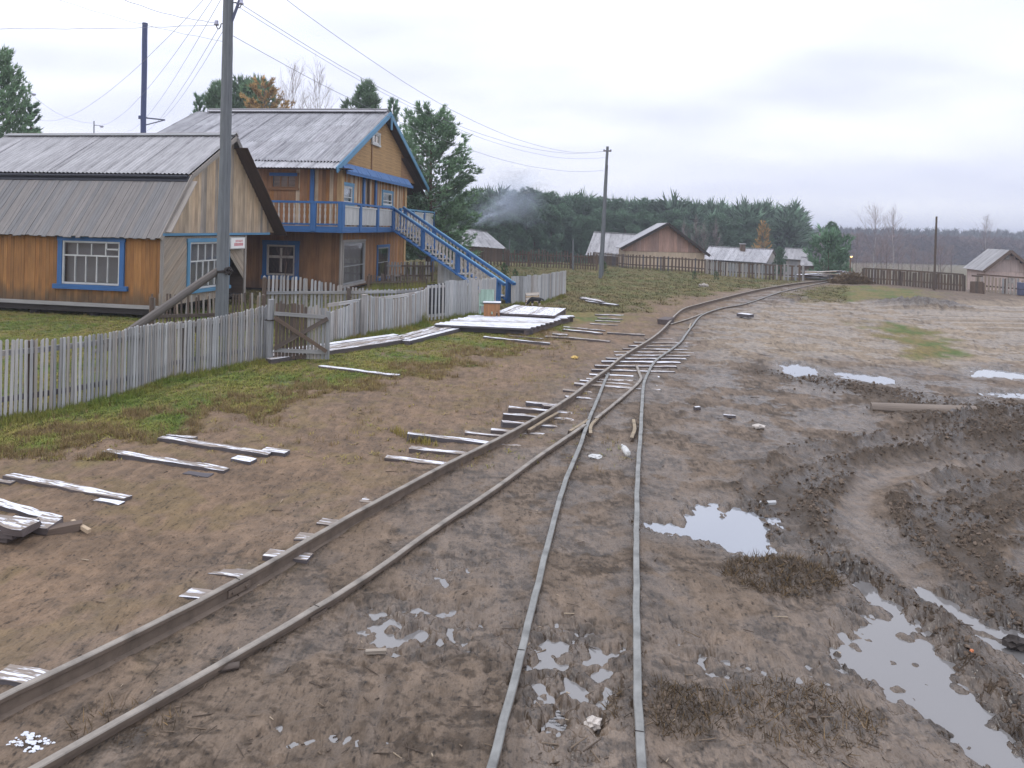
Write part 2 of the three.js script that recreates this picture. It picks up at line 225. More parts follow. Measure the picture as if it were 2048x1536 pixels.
{ // one sheet of ground out to the horizon, fine near by
  const rings = [0.4, 1, 1.8, 2.5]; for (let v = 640; v > 62; v -= 1.5) rings.push(1822 / v); for (let r = 29.8; r < 70; r *= 1.012) rings.push(r); for (let r = 71; r < 2200; r *= 1.05) rings.push(r);
  const angs = []; const half = 0.98; for (let a = -half; a <= half; a += Math.abs(a) < 0.72 ? 0.0019 : 0.005) angs.push(a); for (let a = half + 0.03; a < 2 * Math.PI - half - 0.02; a += 0.08) angs.push(a);
  const nA = angs.length, nR = rings.length, N = nA * nR + 1, pos = new Float32Array(N * 3), col = new Float32Array(N * 3), uv = new Float32Array(N * 2), uv1 = new Float32Array(N * 2), o = {};
  pos[(N - 1) * 3 + 1] = -0.05;
  for (let i = 0; i < nR; i++) for (let j = 0; j < nA; j++) {
    const k = i * nA + j, x = Math.sin(angs[j]) * rings[i], z = -Math.cos(angs[j]) * rings[i], y = ground(x, z, o), d = -z;
    pos[k * 3] = x; pos[k * 3 + 1] = y; pos[k * 3 + 2] = z; uv[k * 2] = x / 1.7; uv[k * 2 + 1] = z / 1.7; uv1[k * 2] = (x + 14) / 28; uv1[k * 2 + 1] = (z + 32) / 28;
    const b = fbm(x * 0.5, z * 0.5, 3), c = fbm(x * 3.1, z * 3.1, 3), red = sstep(0.5, -2.5, x - (-1.6 + (d - 4) * 0.5));
    // bare earth: reddish on the left of the line, greyer on the right, pale sand beyond
    let q = [lerp(0.178, 0.212, red), lerp(0.131, 0.139, red), lerp(0.093, 0.085, red)];
    const sand = sstep(-0.8, 0.8, sandArea.sd(x, z, 2) + b * 1.2); q = [lerp(q[0], 0.29, sand), lerp(q[1], 0.225, sand), lerp(q[2], 0.158, sand)]; if (d < 30) { const e1 = n2(x * 4.7 + 3, z * 7.3), e2 = n2(x * 11, z * 16 + 5), e3 = n2b(x * 1.1, z * 1.6); const sm = n2(x * 3.1 + 2 * e3, z * 8.5), fi = n2(x * 19 + 8, z * 30), band = sstep(-0.2, 0.5, e3 + 0.3 * e1); o.dark += (0.5 * sstep(0.2, 0.75, e1 + 0.5 * e2 + 0.6 * e3) + 0.62 * band * sstep(0.25, 0.6, sm + 0.35 * fi) + 0.45 * band * sstep(0.3, 0.65, fi + 0.4 * e2)) * (1 - 0.6 * sand) * lerp(1.1, 0.42, red); o.yel = red * sstep(0.05, 0.5, n2b(x * 0.8 + 9, z * 0.8) * 0.7 + n2(x * 3.3, z * 3.3) * 0.5) * (1 - sstep(3, 8, -grassLine.sd(x, z, 9))); }
    let t = clamp(o.dark * lerp(1.25, 0.9, red) + b * 0.35 + c * 0.4, -0.35, 1); q = q.map((e, n) => (t > 0 ? lerp(e, [0.078, 0.055, 0.036][n], t) : e * (1 - t * 0.5)));
    if (o.yel > 0) q = [lerp(q[0], 0.185, o.yel * 0.55), lerp(q[1], 0.13, o.yel * 0.55), lerp(q[2], 0.055, o.yel * 0.55)];
    if (o.wet > 0) q = q.map((e) => e * (1 - 0.25 * o.wet));
    if (o.ga > 0) { // moss and short turf, yellower at its edge, with bare soil showing
      const yel = sstep(0.2, 0.75, 0.5 + 0.6 * b + 0.4 * c + 0.35 * (1 - o.ga)), bare = sstep(0.42, 0.7, n2b(x * 0.55 + 5, z * 0.55) * 0.6 + n2b(x * 2, z * 2) * 0.35), g = [lerp(0.085, 0.19, yel), lerp(0.125, 0.145, yel), lerp(0.02, 0.045, yel)];
      const a = o.ga * (1 - 0.75 * bare); q = q.map((e, n) => lerp(e, g[n], a));
    }
    if (d > 60) { const t2 = sstep(55, 90, d); q = [lerp(q[0], 0.15, t2), lerp(q[1], 0.125, t2), lerp(q[2], 0.06, t2)]; }
    for (let n = 0; n < 3; n++) col[k * 3 + n] = Math.max(0.012, q[n] * 1.02);
  }
  const idx = [];
  for (let j = 0; j < nA; j++) idx.push(N - 1, j, (j + 1) % nA);
  for (let i = 0; i + 1 < nR; i++) for (let j = 0; j < nA; j++) { const a = i * nA + j, b = i * nA + ((j + 1) % nA), c = a + nA, e = b + nA; idx.push(a, c, b, b, c, e); }
  const g = new THREE.BufferGeometry();
  g.setAttribute('position', new THREE.BufferAttribute(pos, 3)); g.setAttribute('color', new THREE.BufferAttribute(col, 3)); g.setAttribute('uv', new THREE.BufferAttribute(uv, 2)); g.setAttribute('uv1', new THREE.BufferAttribute(uv1, 2));
  g.setIndex(idx); g.computeVertexNormals();
  const soil = texture(1024, 1024, (u, v) => clamp(0.8 + tfbm(u, v, 9, 9, 4, 5) * 0.42 + Math.min(0, tfbm(u, v, 40, 40, 8, 3) + 0.1) * 1.3 + tfbm(u, v, 110, 110, 15, 2) * 0.3, 0.12, 1));
  const soilBump = texture(1024, 1024, (u, v) => clamp(0.5 + tfbm(u, v, 12, 12, 4, 6) * 0.55 + tfbm(u, v, 60, 60, 31, 2) * 0.22, 0, 1));
  const wetData = new Uint8Array(1024 * 1024 * 4), q = {};
  for (let j = 0; j < 1024; j++) for (let i = 0; i < 1024; i++) { const x = (i + 0.5) / 1024 * 28 - 14, z = (j + 0.5) / 1024 * 28 - 32; ground(x, z, q); const w = clamp(q.wet * 1.1 + 0.25 * n2(x * 5, z * 5) * q.wet, 0, 1), k = (j * 1024 + i) * 4; wetData[k] = wetData[k + 1] = wetData[k + 2] = Math.round(255 * lerp(0.95, 0.17, w)); wetData[k + 3] = 255; }
  const wetMap = new THREE.DataTexture(wetData, 1024, 1024); wetMap.magFilter = THREE.LinearFilter; wetMap.channel = 1; wetMap.needsUpdate = true;
  const m = new THREE.MeshStandardMaterial({ vertexColors: true, map: soil, bumpMap: soilBump, bumpScale: 0.028, roughness: 1, roughnessMap: wetMap }); m.name = 'earth';
  const o3 = part('ground', g, m, scene); o3.userData.kind = 'structure';
}
{ // standing water: level sheets that lie in the hollows
  const water = new THREE.MeshPhysicalMaterial({ color: new THREE.Color().setRGB(0.17, 0.15, 0.14), roughness: 0.02, ior: 1.75 }); water.name = 'puddle_water';
  const bright = new THREE.MeshPhysicalMaterial({ color: new THREE.Color().setRGB(0.36, 0.375, 0.40), roughness: 0.03, metalness: 0.55, ior: 1.6 }); bright.name = 'still_water'; water.color.setRGB(0.30, 0.285, 0.275); water.metalness = 0; water.transmission = 0.5; water.thickness = 0; water.ior = 1.95; water.roughness = 0.06;
  const sheet = (r, y, grow) => { const c = [0, 0]; r.p.forEach((q) => { c[0] += q[0] / r.p.length; c[1] += q[1] / r.p.length; }); const s = new THREE.Shape(r.p.map(([x, z]) => { const l = Math.hypot(x - c[0], z - c[1]); return new THREE.Vector2(c[0] + (x - c[0]) * (1 + grow / l), -(c[1] + (z - c[1]) * (1 + grow / l))); })); const g = new THREE.ShapeGeometry(s); g.rotateX(-Math.PI / 2); g.translate(0, y, 0); return g; };
  for (const p of puddles) { const o = part('puddle', sheet(p.r, p.n === 'big' ? WATER : WATER + 0.004, 0.12), ['big', 'far', 'edge', 'edgelow', 'farstreak'].includes(p.n) ? bright : water, scene); o.userData.kind = 'structure'; }
  for (const p of wetSpots) { const o = part('puddle', sheet(p.r, WATER + 0.012, 0.05), water, scene); o.userData.kind = 'structure'; }
}

// ---------------------------------------------------------------- materials of the buildings
const orangeBoards = variants('orange_boards', 6, 0.385, 0.18, 0.056, 0.3, 21);
const redBoards = variants('red_brown_boards', 6, 0.38, 0.19, 0.088, 0.3, 22);
const tanBoards = variants('tan_boards', 6, 0.60, 0.45, 0.30, 0.15, 23);
const paleBoards = variants('pale_weathered_boards', 6, 0.42, 0.345, 0.27, 0.2, 24);
const greyBoards = variants('grey_boards', 6, 0.40, 0.38, 0.36, 0.4, 25);
const darkBoards = variants('dark_roof_boards', 6, 0.25, 0.235, 0.225, 0.2, 26);
const whiteBoards = variants('whitewashed_boards', 6, 0.57, 0.55, 0.53, 0.3, 27);
const brownBoards = variants('brown_boards', 4, 0.15, 0.11, 0.085, 0.4, 28);
wood('blue_paint', 0.042, 0.155, 0.39, 0.001, 0.6); wood('light_blue_paint', 0.12, 0.31, 0.49, 0.001, 0.6);
wood('white_paint', 0.66, 0.66, 0.64, 0.001, 0.6); wood('cream_paint', 0.62, 0.56, 0.50, 0.001, 0.7);
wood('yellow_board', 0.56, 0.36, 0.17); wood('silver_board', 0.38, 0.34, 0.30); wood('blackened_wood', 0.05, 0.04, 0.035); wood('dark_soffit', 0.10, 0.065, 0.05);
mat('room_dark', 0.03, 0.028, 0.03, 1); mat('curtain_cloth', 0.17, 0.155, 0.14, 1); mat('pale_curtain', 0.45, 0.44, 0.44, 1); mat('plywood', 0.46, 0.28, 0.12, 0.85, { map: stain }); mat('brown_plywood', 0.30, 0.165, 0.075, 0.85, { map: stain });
M.glass = new THREE.MeshPhysicalMaterial({ color: new THREE.Color(0.95, 0.97, 1), roughness: 0.04, transmission: 1, thickness: 0, ior: 1.5 }); M.glass.name = 'window_glass';
mat('slate_light', 0.45, 0.44, 0.455, 0.9, { map: stain }); mat('slate_light_b', 0.405, 0.40, 0.415, 0.9, { map: stain }); mat('slate_light_c', 0.48, 0.475, 0.49, 0.9, { map: stain });
mat('slate_grey', 0.44, 0.43, 0.435, 0.9, { map: stain }); mat('slate_grey_b', 0.41, 0.40, 0.405, 0.9, { map: stain }); mat('roofing_felt', 0.035, 0.036, 0.045, 0.9);
const frostM = mat('hoar_frost', 0.72, 0.74, 0.79, 0.9, { map: stain });

// a frame of reference for a building: t along the gable, s along the length (to the left), y up
function frame(x, d, gx, gd) {
  const g = { x: gx, d: gd }, l = { x: -gd, d: gx };
  return {
    x, d, g, l, q: (t, s, y) => V(x + g.x * t + l.x * s, y, -(d + g.d * t + l.d * s)),
    nGable: V(-l.x, 0, l.d), nLong: V(-g.x, 0, g.d), gV: V(g.x, 0, -g.d), lV: V(l.x, 0, -l.d),
    onLong: (px, py, t = 0) => onWall(px, py, { x: x + g.x * t, d: d + g.d * t }, l), onGable: (px, py, s = 0) => onWall(px, py, { x: x + l.x * s, d: d + l.d * s }, g),
  };
}
// old timber: splashed and rotted grey towards the foot, bleached in streaks (weather: [height of the splash, strength])
function weathered(g, a, b, foot, [hh, k]) { const p = g.attributes.position, c = new Float32Array(p.count * 3), s = R() * 60, e = 0.85 + 0.3 * R(), hv = hh * (0.7 + 0.7 * R()); for (let i = 0; i < p.count; i++) { const y = (a + b) / 2 + p.getX(i), f = (1 - sstep(0, hv, y - foot + 0.12 * n2(y * 3, s))) * k, st = 0.16 * n2(y * 1.3, s + 9); for (let q = 0; q < 3; q++) c[i * 3 + q] = Math.max(0.05, (e + st) * lerp(1, [0.36, 0.5, 0.85][q], f)); } g.setAttribute('color', new THREE.BufferAttribute(c, 3)); }
for (const m of [...orangeBoards, ...redBoards, ...tanBoards, ...paleBoards]) m.vertexColors = true;
// upright boards on a wall; at(u, y, out) is a point of it, cuts are its openings
function boardWall(parent, name, at, nrm, u0, u1, bw, bottom, top, mats, cuts = [], th = 0.025, weather = null) {
  const n = Math.max(1, Math.round((u1 - u0) / bw)), w = (u1 - u0) / n;
  for (let i = 0; i < n; i++) {
    const u = u0 + (i + 0.5) * w, spans = []; let lo = bottom(u), hi = top(u);
    for (const c of cuts.filter((c) => u > c[0] && u < c[1]).sort((a, b) => a[2] - b[2])) { spans.push([lo, c[2]]); lo = c[3]; }
    spans.push([lo, hi]);
    const off = rr(0, 0.008), m = pick(mats);
    for (const [a, b] of spans) if (b - a > 0.03) { const o = beam(name, at(u, a, off), at(u, b, off), w * rr(0.955, 0.99), th, m, parent, nrm, 0, weather ? 10 : 1); if (weather) weathered(o.geometry, a, b, bottom(u), weather); }
  }
}
// a window: box of trim, sash, bars, panes of glass, a curtain or a dark room behind
function windowAt(house, at, nrm, u0, u1, y0, y1, o) {
  const w = grp('window', house), tr = o.trim ?? 0.1, T = o.trimMat ?? M.blue_paint, S = o.sashMat ?? M.white_paint, sw = o.sash ?? 0.05;
  const bar = (n, ua, ya, ub, yb, wd, th, off, m) => beam(n, at(ua, ya, off), at(ub, yb, off), wd, th, m, w, nrm);
  bar('trim', u0 - 0.02, y1 - tr / 2, u1 + 0.02, y1 - tr / 2, tr, 0.05, 0.04, T); bar('trim', u0 + tr / 2, y0, u0 + tr / 2, y1 - tr, tr, 0.045, 0.038, T); bar('trim', u1 - tr / 2, y0, u1 - tr / 2, y1 - tr, tr, 0.045, 0.038, T);
  bar('sill', u0 - (o.sillOver ?? 0.03), y0 - tr * 0.45, u1 + (o.sillOver ?? 0.03), y0 - tr * 0.45, tr * 0.9, 0.075, 0.05, T);
  const a0 = u0 + tr, a1 = u1 - tr, b0 = y0 + 0.01, b1 = y1 - tr;
  bar('sash', a0, b1 - sw / 2, a1, b1 - sw / 2, sw, 0.04, 0.02, S); bar('sash', a0, b0 + sw / 2, a1, b0 + sw / 2, sw, 0.04, 0.02, S); bar('sash', a0 + sw / 2, b0 + sw, a0 + sw / 2, b1 - sw, sw, 0.04, 0.019, S); bar('sash', a1 - sw / 2, b0 + sw, a1 - sw / 2, b1 - sw, sw, 0.04, 0.019, S);
  const c0 = a0 + sw, c1 = a1 - sw, e0 = b0 + sw, e1 = b1 - sw, rows = o.rows ?? [[0, 1, [0.5]]], bw = o.bar ?? 0.028;
  for (const [f0, f1, cols] of rows) {
    const ya = lerp(e0, e1, f0), yb = lerp(e0, e1, f1), xs = [0, ...cols, 1];
    if (f1 < 1) bar('glazing_bar', c0, yb, c1, yb, bw * 1.3, 0.034, 0.015, S);
    for (let i = 0; i + 1 < xs.length; i++) { const ua = lerp(c0, c1, xs[i]), ub = lerp(c0, c1, xs[i + 1]); if (i) bar('glazing_bar', ua, ya + bw * 0.7, ua, yb - bw * 0.7, bw, 0.03, 0.014, S); bar('pane', ua, (ya + yb) / 2, ub, (ya + yb) / 2, yb - ya, 0.004, 0.004, M.glass); }
  }
  if (o.back) bar('curtain', a0 + 0.03, (b0 + b1) / 2, a1 - 0.03, (b0 + b1) / 2, b1 - b0 - 0.02, 0.01, -0.11, o.back);
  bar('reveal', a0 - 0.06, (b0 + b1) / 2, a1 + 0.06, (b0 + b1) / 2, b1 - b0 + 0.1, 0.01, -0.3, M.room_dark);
  return [u0 + 0.03, u1 - 0.03, y0 - 0.03, y1 - 0.03];
}
// a corrugated sheet spanned by four corners: a-b along the ridge side, c-d along the eave side
function sheetGeo(a, b, c, d, waves, amp, thick = 0.008) {
  const n = waves * 6, g = new THREE.BufferGeometry(), pos = [], uv = [], idx = [], up = b.clone().sub(a).cross(c.clone().sub(a)).normalize(); if (up.y < 0) up.negate();
  const ou = R() * 3, ov = R() * 3, L = a.distanceTo(c), W = a.distanceTo(b), sag = rr(-0.01, 0.01);
  for (const under of [0, 1]) for (let i = 0; i <= n; i++) for (let j = 0; j <= 2; j++) { const p = a.clone().lerp(b, i / n).lerp(c.clone().lerp(d, i / n), j / 2); p.addScaledVector(up, amp * Math.cos((i / 6) * 2 * Math.PI) - under * thick + (j === 1 ? sag : 0)); pos.push(p.x, p.y, p.z); uv.push((i / n) * W / 2 + ou, (j / 2) * L / 2 + ov); }
  const k = (n + 1) * 3;
  for (let i = 0; i < n; i++) for (let j = 0; j < 2; j++) { const e = i * 3 + j; idx.push(e, e + 1, e + 3, e + 1, e + 4, e + 3, k + e, k + e + 3, k + e + 1, k + e + 1, k + e + 3, k + e + 4); }
  for (let i = 0; i < n; i++) { const e = i * 3 + 2; idx.push(e, k + e, e + 3, e + 3, k + e, k + e + 3); }
  g.setAttribute('position', new THREE.Float32BufferAttribute(pos, 3)); g.setAttribute('uv', new THREE.Float32BufferAttribute(uv, 2)); g.setIndex(idx); g.computeVertexNormals(); return g;
}
function sheets(parent, at, s0, s1, rows, wide, waves, amp, mats, skew = 0) { // at(s, f): f from ridge (0) to eave (1)
  const n = Math.round((s1 - s0) / wide);
  for (let r = 0; r < rows; r++) for (let i = 0; i < n; i++) {
    const a = lerp(s0, s1, i / n), b = lerp(s0, s1, (i + 1) / n) + 0.02, f0 = r / rows - (r ? 0.015 : 0), f1 = (r + 1) / rows, lift = V(0, 0.003 * (rows - r) + (i % 2) * 0.003, 0), j = rr(-0.006, 0.006);
    part('roof_sheet', sheetGeo(at(a, f0).add(lift), at(b, f0).add(lift), at(a, f1 + j).add(lift).add(V(0, 0.008, 0)), at(b, f1 + j).add(lift).add(V(0, 0.008, 0)), waves, amp), pick(mats), parent);
  }
}
// polygons on a wall clipped to a box, for slanting boards
function clipBox(p, u0, u1, y0, y1) { const half = (pts, f, cut) => { const out = []; pts.forEach((a, i) => { const b = pts[(i + 1) % pts.length], ia = f(a), ib = f(b); if (ia >= 0) out.push(a); if ((ia >= 0) !== (ib >= 0)) { const t = ia / (ia - ib); out.push([lerp(a[0], b[0], t), lerp(a[1], b[1], t)]); } }); return out; }; let q = half(p, (a) => a[0] - u0); q = q.length ? half(q, (a) => u1 - a[0]) : q; q = q.length ? half(q, (a) => a[1] - y0) : q; return q.length ? half(q, (a) => y1 - a[1]) : q; }
function slabGeo(pts, at, th, off, dir) { // pts [u, y] on a wall, extruded outwards
  const N = pts.length, pos = [], uv = [], idx = [], o = R() * 4;
  for (const e of [off + th, off]) for (const [u, y] of pts) { const p = at(u, y, e); pos.push(p.x, p.y, p.z); uv.push((u * dir[1] - y * dir[0]) / 0.45 + o, (u * dir[0] + y * dir[1]) / 1.6 + o); }
  const tri = THREE.ShapeUtils.triangulateShape(pts.map(([u, y]) => new THREE.Vector2(u, y)), []);
  for (const [a, b, c] of tri) idx.push(a, b, c, a + N, c + N, b + N);
  for (let i = 0; i < N; i++) { const j = (i + 1) % N; idx.push(i, i + N, j, j, i + N, j + N); }
  const g = new THREE.BufferGeometry(); g.setAttribute('position', new THREE.Float32BufferAttribute(pos, 3)); g.setAttribute('uv', new THREE.Float32BufferAttribute(uv, 2)); g.setIndex(idx); const h = g.toNonIndexed(); h.computeVertexNormals(); return h;
}
const lathe = (pr, n = 8) => new THREE.LatheGeometry(pr.map(([r, y]) => new THREE.Vector2(r, y)), n);
const balusterGeo = lathe([[0.012, 0], [0.026, 0.01], [0.026, 0.12], [0.016, 0.15], [0.028, 0.24], [0.03, 0.3], [0.016, 0.42], [0.026, 0.5], [0.028, 0.56], [0.015, 0.62], [0.026, 0.66], [0.026, 0.77], [0.01, 0.78]]);

// ================================================================ the low hut on the left
{
  const A = frame(-9.37, 18.1, 0.176, 0.984), house = thing('wooden_hut', 'low orange plank hut with steep grey roof and blue-framed windows behind the picket fence', 'hut', null, null);
  const atL = (s, y, o = 0) => A.q(-o, s, y), atG = (t, y, o = 0) => A.q(t, -o, y);
  const prof = [[-0.16, 2.2], [1.1, 3.98], [3.22, 5.34], [6.06, 2.29]], roofY = (t) => { for (let i = 0; i < 3; i++) if (t <= prof[i + 1][0]) return lerp(prof[i][1], prof[i + 1][1], (t - prof[i][0]) / (prof[i + 1][0] - prof[i][0])); return 2.29; };
  const wallA = grp('wall', house), wallB = grp('wall', house), gableW = grp('gable', house), L = 8.3;
  // long wall with its window
  let a = A.onLong(252, 474), b = A.onLong(117, 567); const cutA = windowAt(house, atL, A.nLong, a[0], b[0], b[1], a[1], { trim: 0.14, sillOver: 0.12, sash: 0.05, rows: [[0, 0.68, [0.2, 0.4, 0.6, 0.8]], [0.68, 1, [0.24, 0.5, 0.76]]], back: M.curtain_cloth });
  { const w = house.children[house.children.length - 1]; const s0 = a[0] + 0.2, y = lerp(b[1], a[1], 0.74); beam('vent_sash', A.q(-0.035, s0, y), A.q(-0.035, s0 + 0.34, y), 0.04, 0.03, M.white_paint, w, A.nLong); beam('vent_sash', A.q(-0.035, s0 + 0.36, y), A.q(-0.035, s0 + 0.36, y + 0.3), 0.04, 0.03, M.white_paint, w, A.nLong); }
  boardWall(wallA, 'wall_board', atL, A.nLong, 0.02, L, 0.115, () => 0.38 + rr(-0.01, 0.01), () => 2.24, orangeBoards, [cutA], 0.025, [0.5, 0.95]);
  beam('base_board', atL(-0.02, 0.33, 0.03), atL(L, 0.33, 0.03), 0.1, 0.04, pick(greyBoards), wallA, A.nLong); beam('base_beam', atL(-0.02, 0.2, -0.1), atL(L, 0.2, -0.1), 0.16, 0.16, M.blackened_wood, wallA, A.nLong);
  for (let s = 0.3; s < L; s += 1.9) part('foundation_log', logGeo(A.q(0.2, s, -0.1), A.q(0.2, s, 0.14), 0.13, 0.13), M.blackened_wood, wallA);
  // gable side: slanting boards below, upright boards above
  a = A.onGable(373, 477); b = A.onGable(455, 579); const a2 = A.onGable(373, 581);
  const cutB = windowAt(house, atG, A.nGable, a[0], b[0], a2[1], a[1], { trim: 0.11, sillOver: 0.05, trimMat: M.light_blue_paint, rows: [[0, 0.6, [0.17, 0.34, 0.5, 0.67, 0.84]], [0.6, 1, [0.2, 0.4, 0.6, 0.8]]], bar: 0.03, back: M.curtain_cloth });
  const T = 3.9, zones = [[0.0, cutB[0], 1], [cutB[1], T, -1]];
  for (const [u0, u1, sg] of zones) for (let k = -14; k < 22; k++) { const w = 0.13, dx = Math.SQRT1_2, c = k * w * 1.42, pts = clipBox([[u0 - 3, c + sg * -3], [u0 + 6, c + sg * 6], [u0 + 6, c + sg * 6 + w * 1.38], [u0 - 3, c + sg * -3 + w * 1.38]].map(([u, y]) => [u, y + 1.3 - sg * u0]), u0, u1, 0.36, 2.24); if (pts.length > 2) part('slanting_board', slabGeo(pts, atG, 0.025, rr(-0.01, 0), [dx, sg * dx]), pick(paleBoards), wallB); }
  boardWall(wallB, 'wall_board', atG, A.nGable, cutB[0], cutB[1], 0.13, () => 0.36, () => 2.24, paleBoards, [[cutB[0] - 1, cutB[1] + 1, cutB[2], cutB[3]]]);
  beam('corner_board', A.q(-0.03, -0.03, 0.3), A.q(-0.03, -0.03, 2.25), 0.12, 0.03, M.silver_board, wallB, A.nGable); beam('corner_board', A.q(T, -0.035, 0.1), A.q(T, -0.035, 2.25), 0.1, 0.04, M.silver_board, wallB, A.nGable);
  boardWall(gableW, 'gable_board', (t, y, o) => A.q(t, -o + 0.12, y), A.nGable, 0.0, 5.95, 0.135, () => 2.33, (t) => roofY(t) - 0.1, tanBoards.concat(tanBoards, paleBoards.slice(0, 3)), [], 0.025, [1.2, 0.12]);
  beam('gable_rail', atG(-0.1, 2.3, 0.07), atG(5.3, 2.3, 0.07), 0.07, 0.05, M.light_blue_paint, gableW, A.nGable);
  // the far and hidden walls
  const hidden = grp('wall', house); beam('wall_board', A.q(T, 0, 1.2), A.q(T, L, 1.2), 2.1, 0.06, brownBoards[0], hidden, A.gV); beam('wall_board', A.q(0, L, 1.2), A.q(T, L, 1.2), 2.1, 0.06, brownBoards[1], hidden, A.lV); part('gable_board', slabGeo([[0, 2.25], [1.1, 3.85], [3.2, 5.2], [5.9, 2.3]], (t, y, o) => A.q(t, L - o, y), 0.05, 0, [0, 1]), brownBoards[0], hidden);
  beam('floor', A.q(T / 2, 0.05, 0.34), A.q(T / 2, L, 0.34), T, 0.06, M.blackened_wood, hidden); beam('ceiling', A.q(2.9, 0.05, 2.28), A.q(2.9, L, 2.28), 5.8, 0.03, M.dark_soffit, hidden);
  // roof: corrugated above, grey boards below, felt between them
  const roof = grp('roof', house), S0 = -0.06, S1 = 8.4, at = (i) => (s, f) => A.q(lerp(prof[i + 1][0], prof[i][0], f), s, lerp(prof[i + 1][1], prof[i][1], f));
  sheets(roof, (s, f) => at(1)(s, f * 1.03).add(V(0, 0.07, 0)), S0, S1, 1, 0.98, 7, 0.02, [M.slate_grey, M.slate_grey_b]);
  { const n = Math.round((S1 - S0) / 0.135); for (let i = 0; i < n; i++) { const s = lerp(S0, S1, (i + 0.5) / n), e = rr(0, 0.05), o = A.nLong.clone().multiplyScalar(rr(0, 0.012)); beam('roof_board', at(0)(s, 1 + e * 0.5).add(o), at(0)(s, 0.02).add(o), 0.135 * rr(0.9, 0.99), 0.028, pick(darkBoards), roof, V(A.nLong.x * 0.8, 0.6, A.nLong.z * 0.8)); } }
  beam('felt_strip', A.q(1.0, S0 + 0.02, 3.86), A.q(1.0, S1, 3.86), 0.2, 0.05, M.roofing_felt, roof, V(A.nLong.x, 0.8, A.nLong.z)); part('felt_roll', logGeo(A.q(0.96, S0 + 0.05, 3.93), A.q(0.96, S1, 3.93), 0.045, 0.045), M.roofing_felt, roof);
  sheets(roof, (s, f) => A.q(lerp(3.22, 6.06, f), s, lerp(5.34, 2.29, f) + 0.06), S0, S1, 2, 0.98, 7, 0.02, [M.slate_grey, M.slate_grey_b]);
  beam('ridge_board', A.q(3.14, S0, 5.43), A.q(3.14, S1, 5.43), 0.16, 0.02, pick(greyBoards), roof, V(A.nLong.x * 0.5, 1, A.nLong.z * 0.5)); beam('ridge_board', A.q(3.3, S0, 5.43), A.q(3.3, S1, 5.43), 0.16, 0.02, pick(greyBoards), roof, V(-A.nLong.x, 1, -A.nLong.z));
  for (let i = 0; i < 3; i++) beam('rake_board', A.q(prof[i][0], S0 - 0.02, prof[i][1] - 0.03), A.q(prof[i + 1][0], S0 - 0.02, prof[i + 1][1] - 0.03), 0.13, 0.03, i === 2 ? darkBoards[0] : M.silver_board, roof, A.nGable);
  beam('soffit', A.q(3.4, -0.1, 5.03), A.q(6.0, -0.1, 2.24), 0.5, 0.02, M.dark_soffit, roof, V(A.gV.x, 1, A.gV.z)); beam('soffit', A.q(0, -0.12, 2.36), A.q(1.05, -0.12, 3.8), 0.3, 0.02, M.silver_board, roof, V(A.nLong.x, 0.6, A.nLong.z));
  // the sign at the corner
  const sg = thing('wall_sign', 'small white box sign with faded red lettering on the hut corner beside the pole', 'sign'), s1 = A.onGable(461, 475, -0.16), s2 = A.onGable(490, 497, -0.16);
  beam('sign_box', A.q(s1[0], -0.09, (s1[1] + s2[1]) / 2), A.q(s2[0], -0.09, (s1[1] + s2[1]) / 2), s1[1] - s2[1], 0.14, M.white_paint, sg, A.nGable);
  const cv = document.createElement('canvas'); cv.width = 192; cv.height = 128; const c = cv.getContext('2d'); c.fillStyle = '#e9e7e3'; c.fillRect(0, 0, 192, 128); c.globalAlpha = 0.72; c.fillStyle = '#b4343f';
  const q = rng(5); for (const [y, h, x0, x1, wt] of [[24, 26, 62, 150, 5], [62, 36, 44, 160, 8]]) for (let x = x0; x < x1; x += 21) { c.fillRect(x, y, wt, h); c.fillRect(x + 10, y, wt, h); if (q() > 0.4) c.fillRect(x, y, 14, 5); if (q() > 0.4) c.fillRect(x, y + h - 6, 14, 6); if (q() > 0.5) c.fillRect(x, y + h / 2, 14, 5); }
  const ct = new THREE.CanvasTexture(cv); ct.colorSpace = THREE.SRGBColorSpace; const cm = new THREE.MeshStandardMaterial({ map: ct, roughness: 0.6 }); cm.name = 'sign_print';
  const pg = new THREE.PlaneGeometry(Math.abs(s2[0] - s1[0]) * 0.92, (s1[1] - s2[1]) * 0.88), pm = part('lettering', pg, cm, sg), fc = A.q((s1[0] + s2[0]) / 2, -0.165, (s1[1] + s2[1]) / 2); pm.position.copy(fc); pm.lookAt(fc.clone().add(A.nGable));
}

